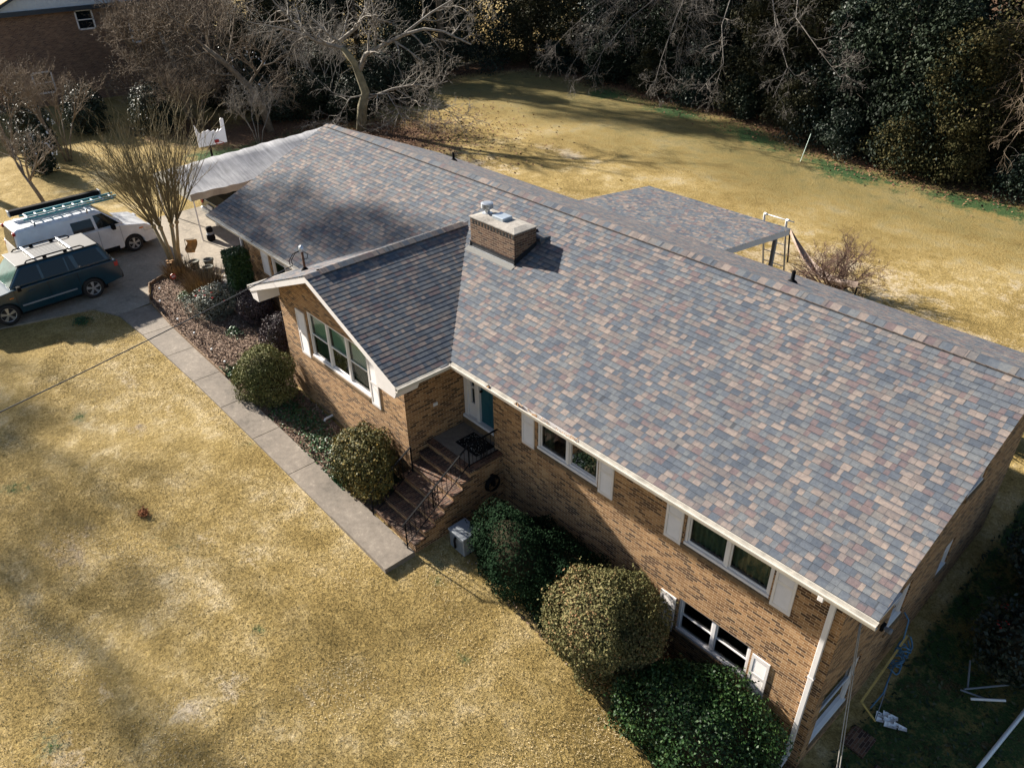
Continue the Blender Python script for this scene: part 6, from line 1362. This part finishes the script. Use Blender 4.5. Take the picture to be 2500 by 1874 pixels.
# trees standing out of frame to the west; their shade stripes the front lawn and roof
TB_ = None
for k, (gx_, gy_, lb) in enumerate(((4.0, -8.6, 'closest to the neighbour'), (14.5, -9.4, 'closest to the driveway'))):
    t_ = 30+2*(k % 3); x_, y_ = gx_-.85*t_, gy_-.204*t_; hh = 20
    if TB_ is None:
        rg = random.Random(200); ll = [([(0, 0, 8), (.3, .1, 14), (.1, .4, hh)], .16)]
        for j in range(9): a = j*2.4; z = rg.uniform(9, 17); q = rg.uniform(1.2, 3.4); ll.append(([(0, 0, z), (q*.5*math.cos(a), q*.5*math.sin(a), z+.9), (q*math.cos(a), q*math.sin(a), z+2.4)], .09))
        TB_ = bare_tree('bare_tree', 'x', x_, y_, ll, (M_BARKD, M_TWIG), 210, 3, (6, 4, 3, 0), 2.6, .15, .5, .9, trunk=[(0, 0, -.2), (.2, 0, 6), (.2, .1, 12)], r0=.3, rmin=.014, group='tall bare trees along the street side'); t = TB_
    else: t = copy_tree(TB_); t.location = (x_, y_, gz(x_, y_)); t.rotation_euler = (0, 0, k*1.9); t.scale = (1, 1, .92+.04*(k % 4))
    t['label'] = 'tall bare tree left of the driveway, '+lb
# tall pines west of the houses: only their shade reaches the picture
PN = None
for k, (x_, y_, lb) in enumerate(((-22.5, -5.4, 'nearest the white van'), (-31, -17.5, 'nearest the road'), (-37, 23, 'in the pale field, rear row'), (-33, 25.5, 'beside the pale field'), (-36.5, 29.5, 'behind the boundary laurels'), (-32, 31.5, 'at the far left treeline'), (-31, 36.5, 'behind the far left evergreens'), (-25.5, 30.5, 'at the upper left lawn corner'))):
    if PN is None:
        PN = t = thing('pine_tree', 'x', 'tree', (x_, y_, gz(x_, y_)), group='tall pines at the left of the gardens'); b = MB(); b.tube([(0, 0, -.2), (.1, 0, 8), (0, .2, 15), (.1, .1, 22)], [.28, .22, .17, .05], 9)
        for q in range(14): a = q*2.4; z = 14+q*.5; b.tube([(0, .1, z), (1.4*math.cos(a), 1.4*math.sin(a), z+.4), (2.6*math.cos(a), 2.6*math.sin(a), z+.9)], [.07, .05, .02], 5)
        b.build('trunk', M_BARKD, t, smooth=True, local=True); c = crown_mesh('crown', L_EVG, 77, 8.0, 2.7, 4200, .22, .3, 26, t); c.location.z = 14.2
    else: t = copy_tree(PN); t.location = (x_, y_, gz(x_, y_)); t.rotation_euler = (0, 0, k*1.3); t.scale = (1, 1, .82+.06*(k % 4))
    t['label'] = 'tall pine with high crown '+lb
# ------------------------------------------------------------------ neighbour house
NH = thing('neighbour_house', 'two storey red brown brick house behind trees at upper left', 'house', (-41, 7, 3.2))
NX = -36.0
nw = [(3.08, 4.40, 4.02, 5.46), (6.95, 8.13, 7.72, 9.0), (10.3, 11.5, 6.5, 8.1), (-1.2, .15, 4.02, 5.46)]
b = MB(); wall_grid(b, 'x', NX, -9, 16.5, 2.5, 9.05, nw, inward=-1); b.quad((NX-11, -9, 2.5), (NX, -9, 2.5), (NX, -9, 9.05), (NX-11, -9, 9.05)); b.quad((NX-11, 16.5, 2.5), (NX, 16.5, 2.5), (NX, 16.5, 9.05), (NX-11, 16.5, 9.05)); b.build('wall', M_NB, NH)
for hh in nw:
    f = MB(); u0, u1, z0, z1 = hh
    for a, b_, e, q in ((u0, u1, z0, z0+.1), (u0, u1, z1-.1, z1), (u0, u0+.1, z0, z1), (u1-.1, u1, z0, z1), (u0, u1, (z0+z1)/2-.03, (z0+z1)/2+.03)): f.box(NX-.06, NX+.015, a, b_, e, q)
    fo = f.build('window', M_WH, NH); f = MB(); f.quad((NX-.05, u0, z0), (NX-.05, u1, z0), (NX-.05, u1, z1), (NX-.05, u0, z1)); f.build('pane', M_CGL, fo)
NAV = plain('navy_fascia', (.012, .022, .035), .5); SID = plain('pale_blue_siding', (.50, .53, .56), .6, var=.06)
f = MB(); f.box(NX+.05, NX+.4, -9.2, 16.7, 9.0, 9.26); f.bar((NX+.35, 1.7, 9.22), (NX+.35, 9.2, 12.8), .12, .3, up=(1, 0, 0)); f.bar((NX+.35, 16.6, 9.22), (NX+.35, 9.2, 12.8), .12, .3, up=(1, 0, 0)); f.build('fascia', NAV, NH)
f = MB(); f.quad((NX+.1, 1.9, 9.22), (NX+.1, 16.4, 9.22), (NX+.1, 9.2, 12.7))
for k in range(47): y_ = 2.1+k*.3; h = 3.5*(1-abs(y_-9.2)/7.3); f.box(NX+.1, NX+.115, y_, y_+.02, 9.26, 9.26+max(h, .02))
f.build('gable_siding', SID, NH)
f = MB(); ns = plain('tan_roof_shingle', (.22, .18, .14), .9, var=.3, scale=20)
f.quad((NX+.45, 1.5, 9.28), (NX+.45, 9.2, 12.95), (NX-11, 9.2, 12.95), (NX-11, 1.5, 9.28)); f.quad((NX+.45, 16.8, 9.28), (NX+.45, 9.2, 12.95), (NX-11, 9.2, 12.95), (NX-11, 16.8, 9.28)); f.quad((NX+.45, -9.3, 9.28), (NX+.45, 1.6, 9.28), (NX-5, 1.6, 11.5), (NX-5, -9.3, 11.5)); f.build('roof', ns, NH)
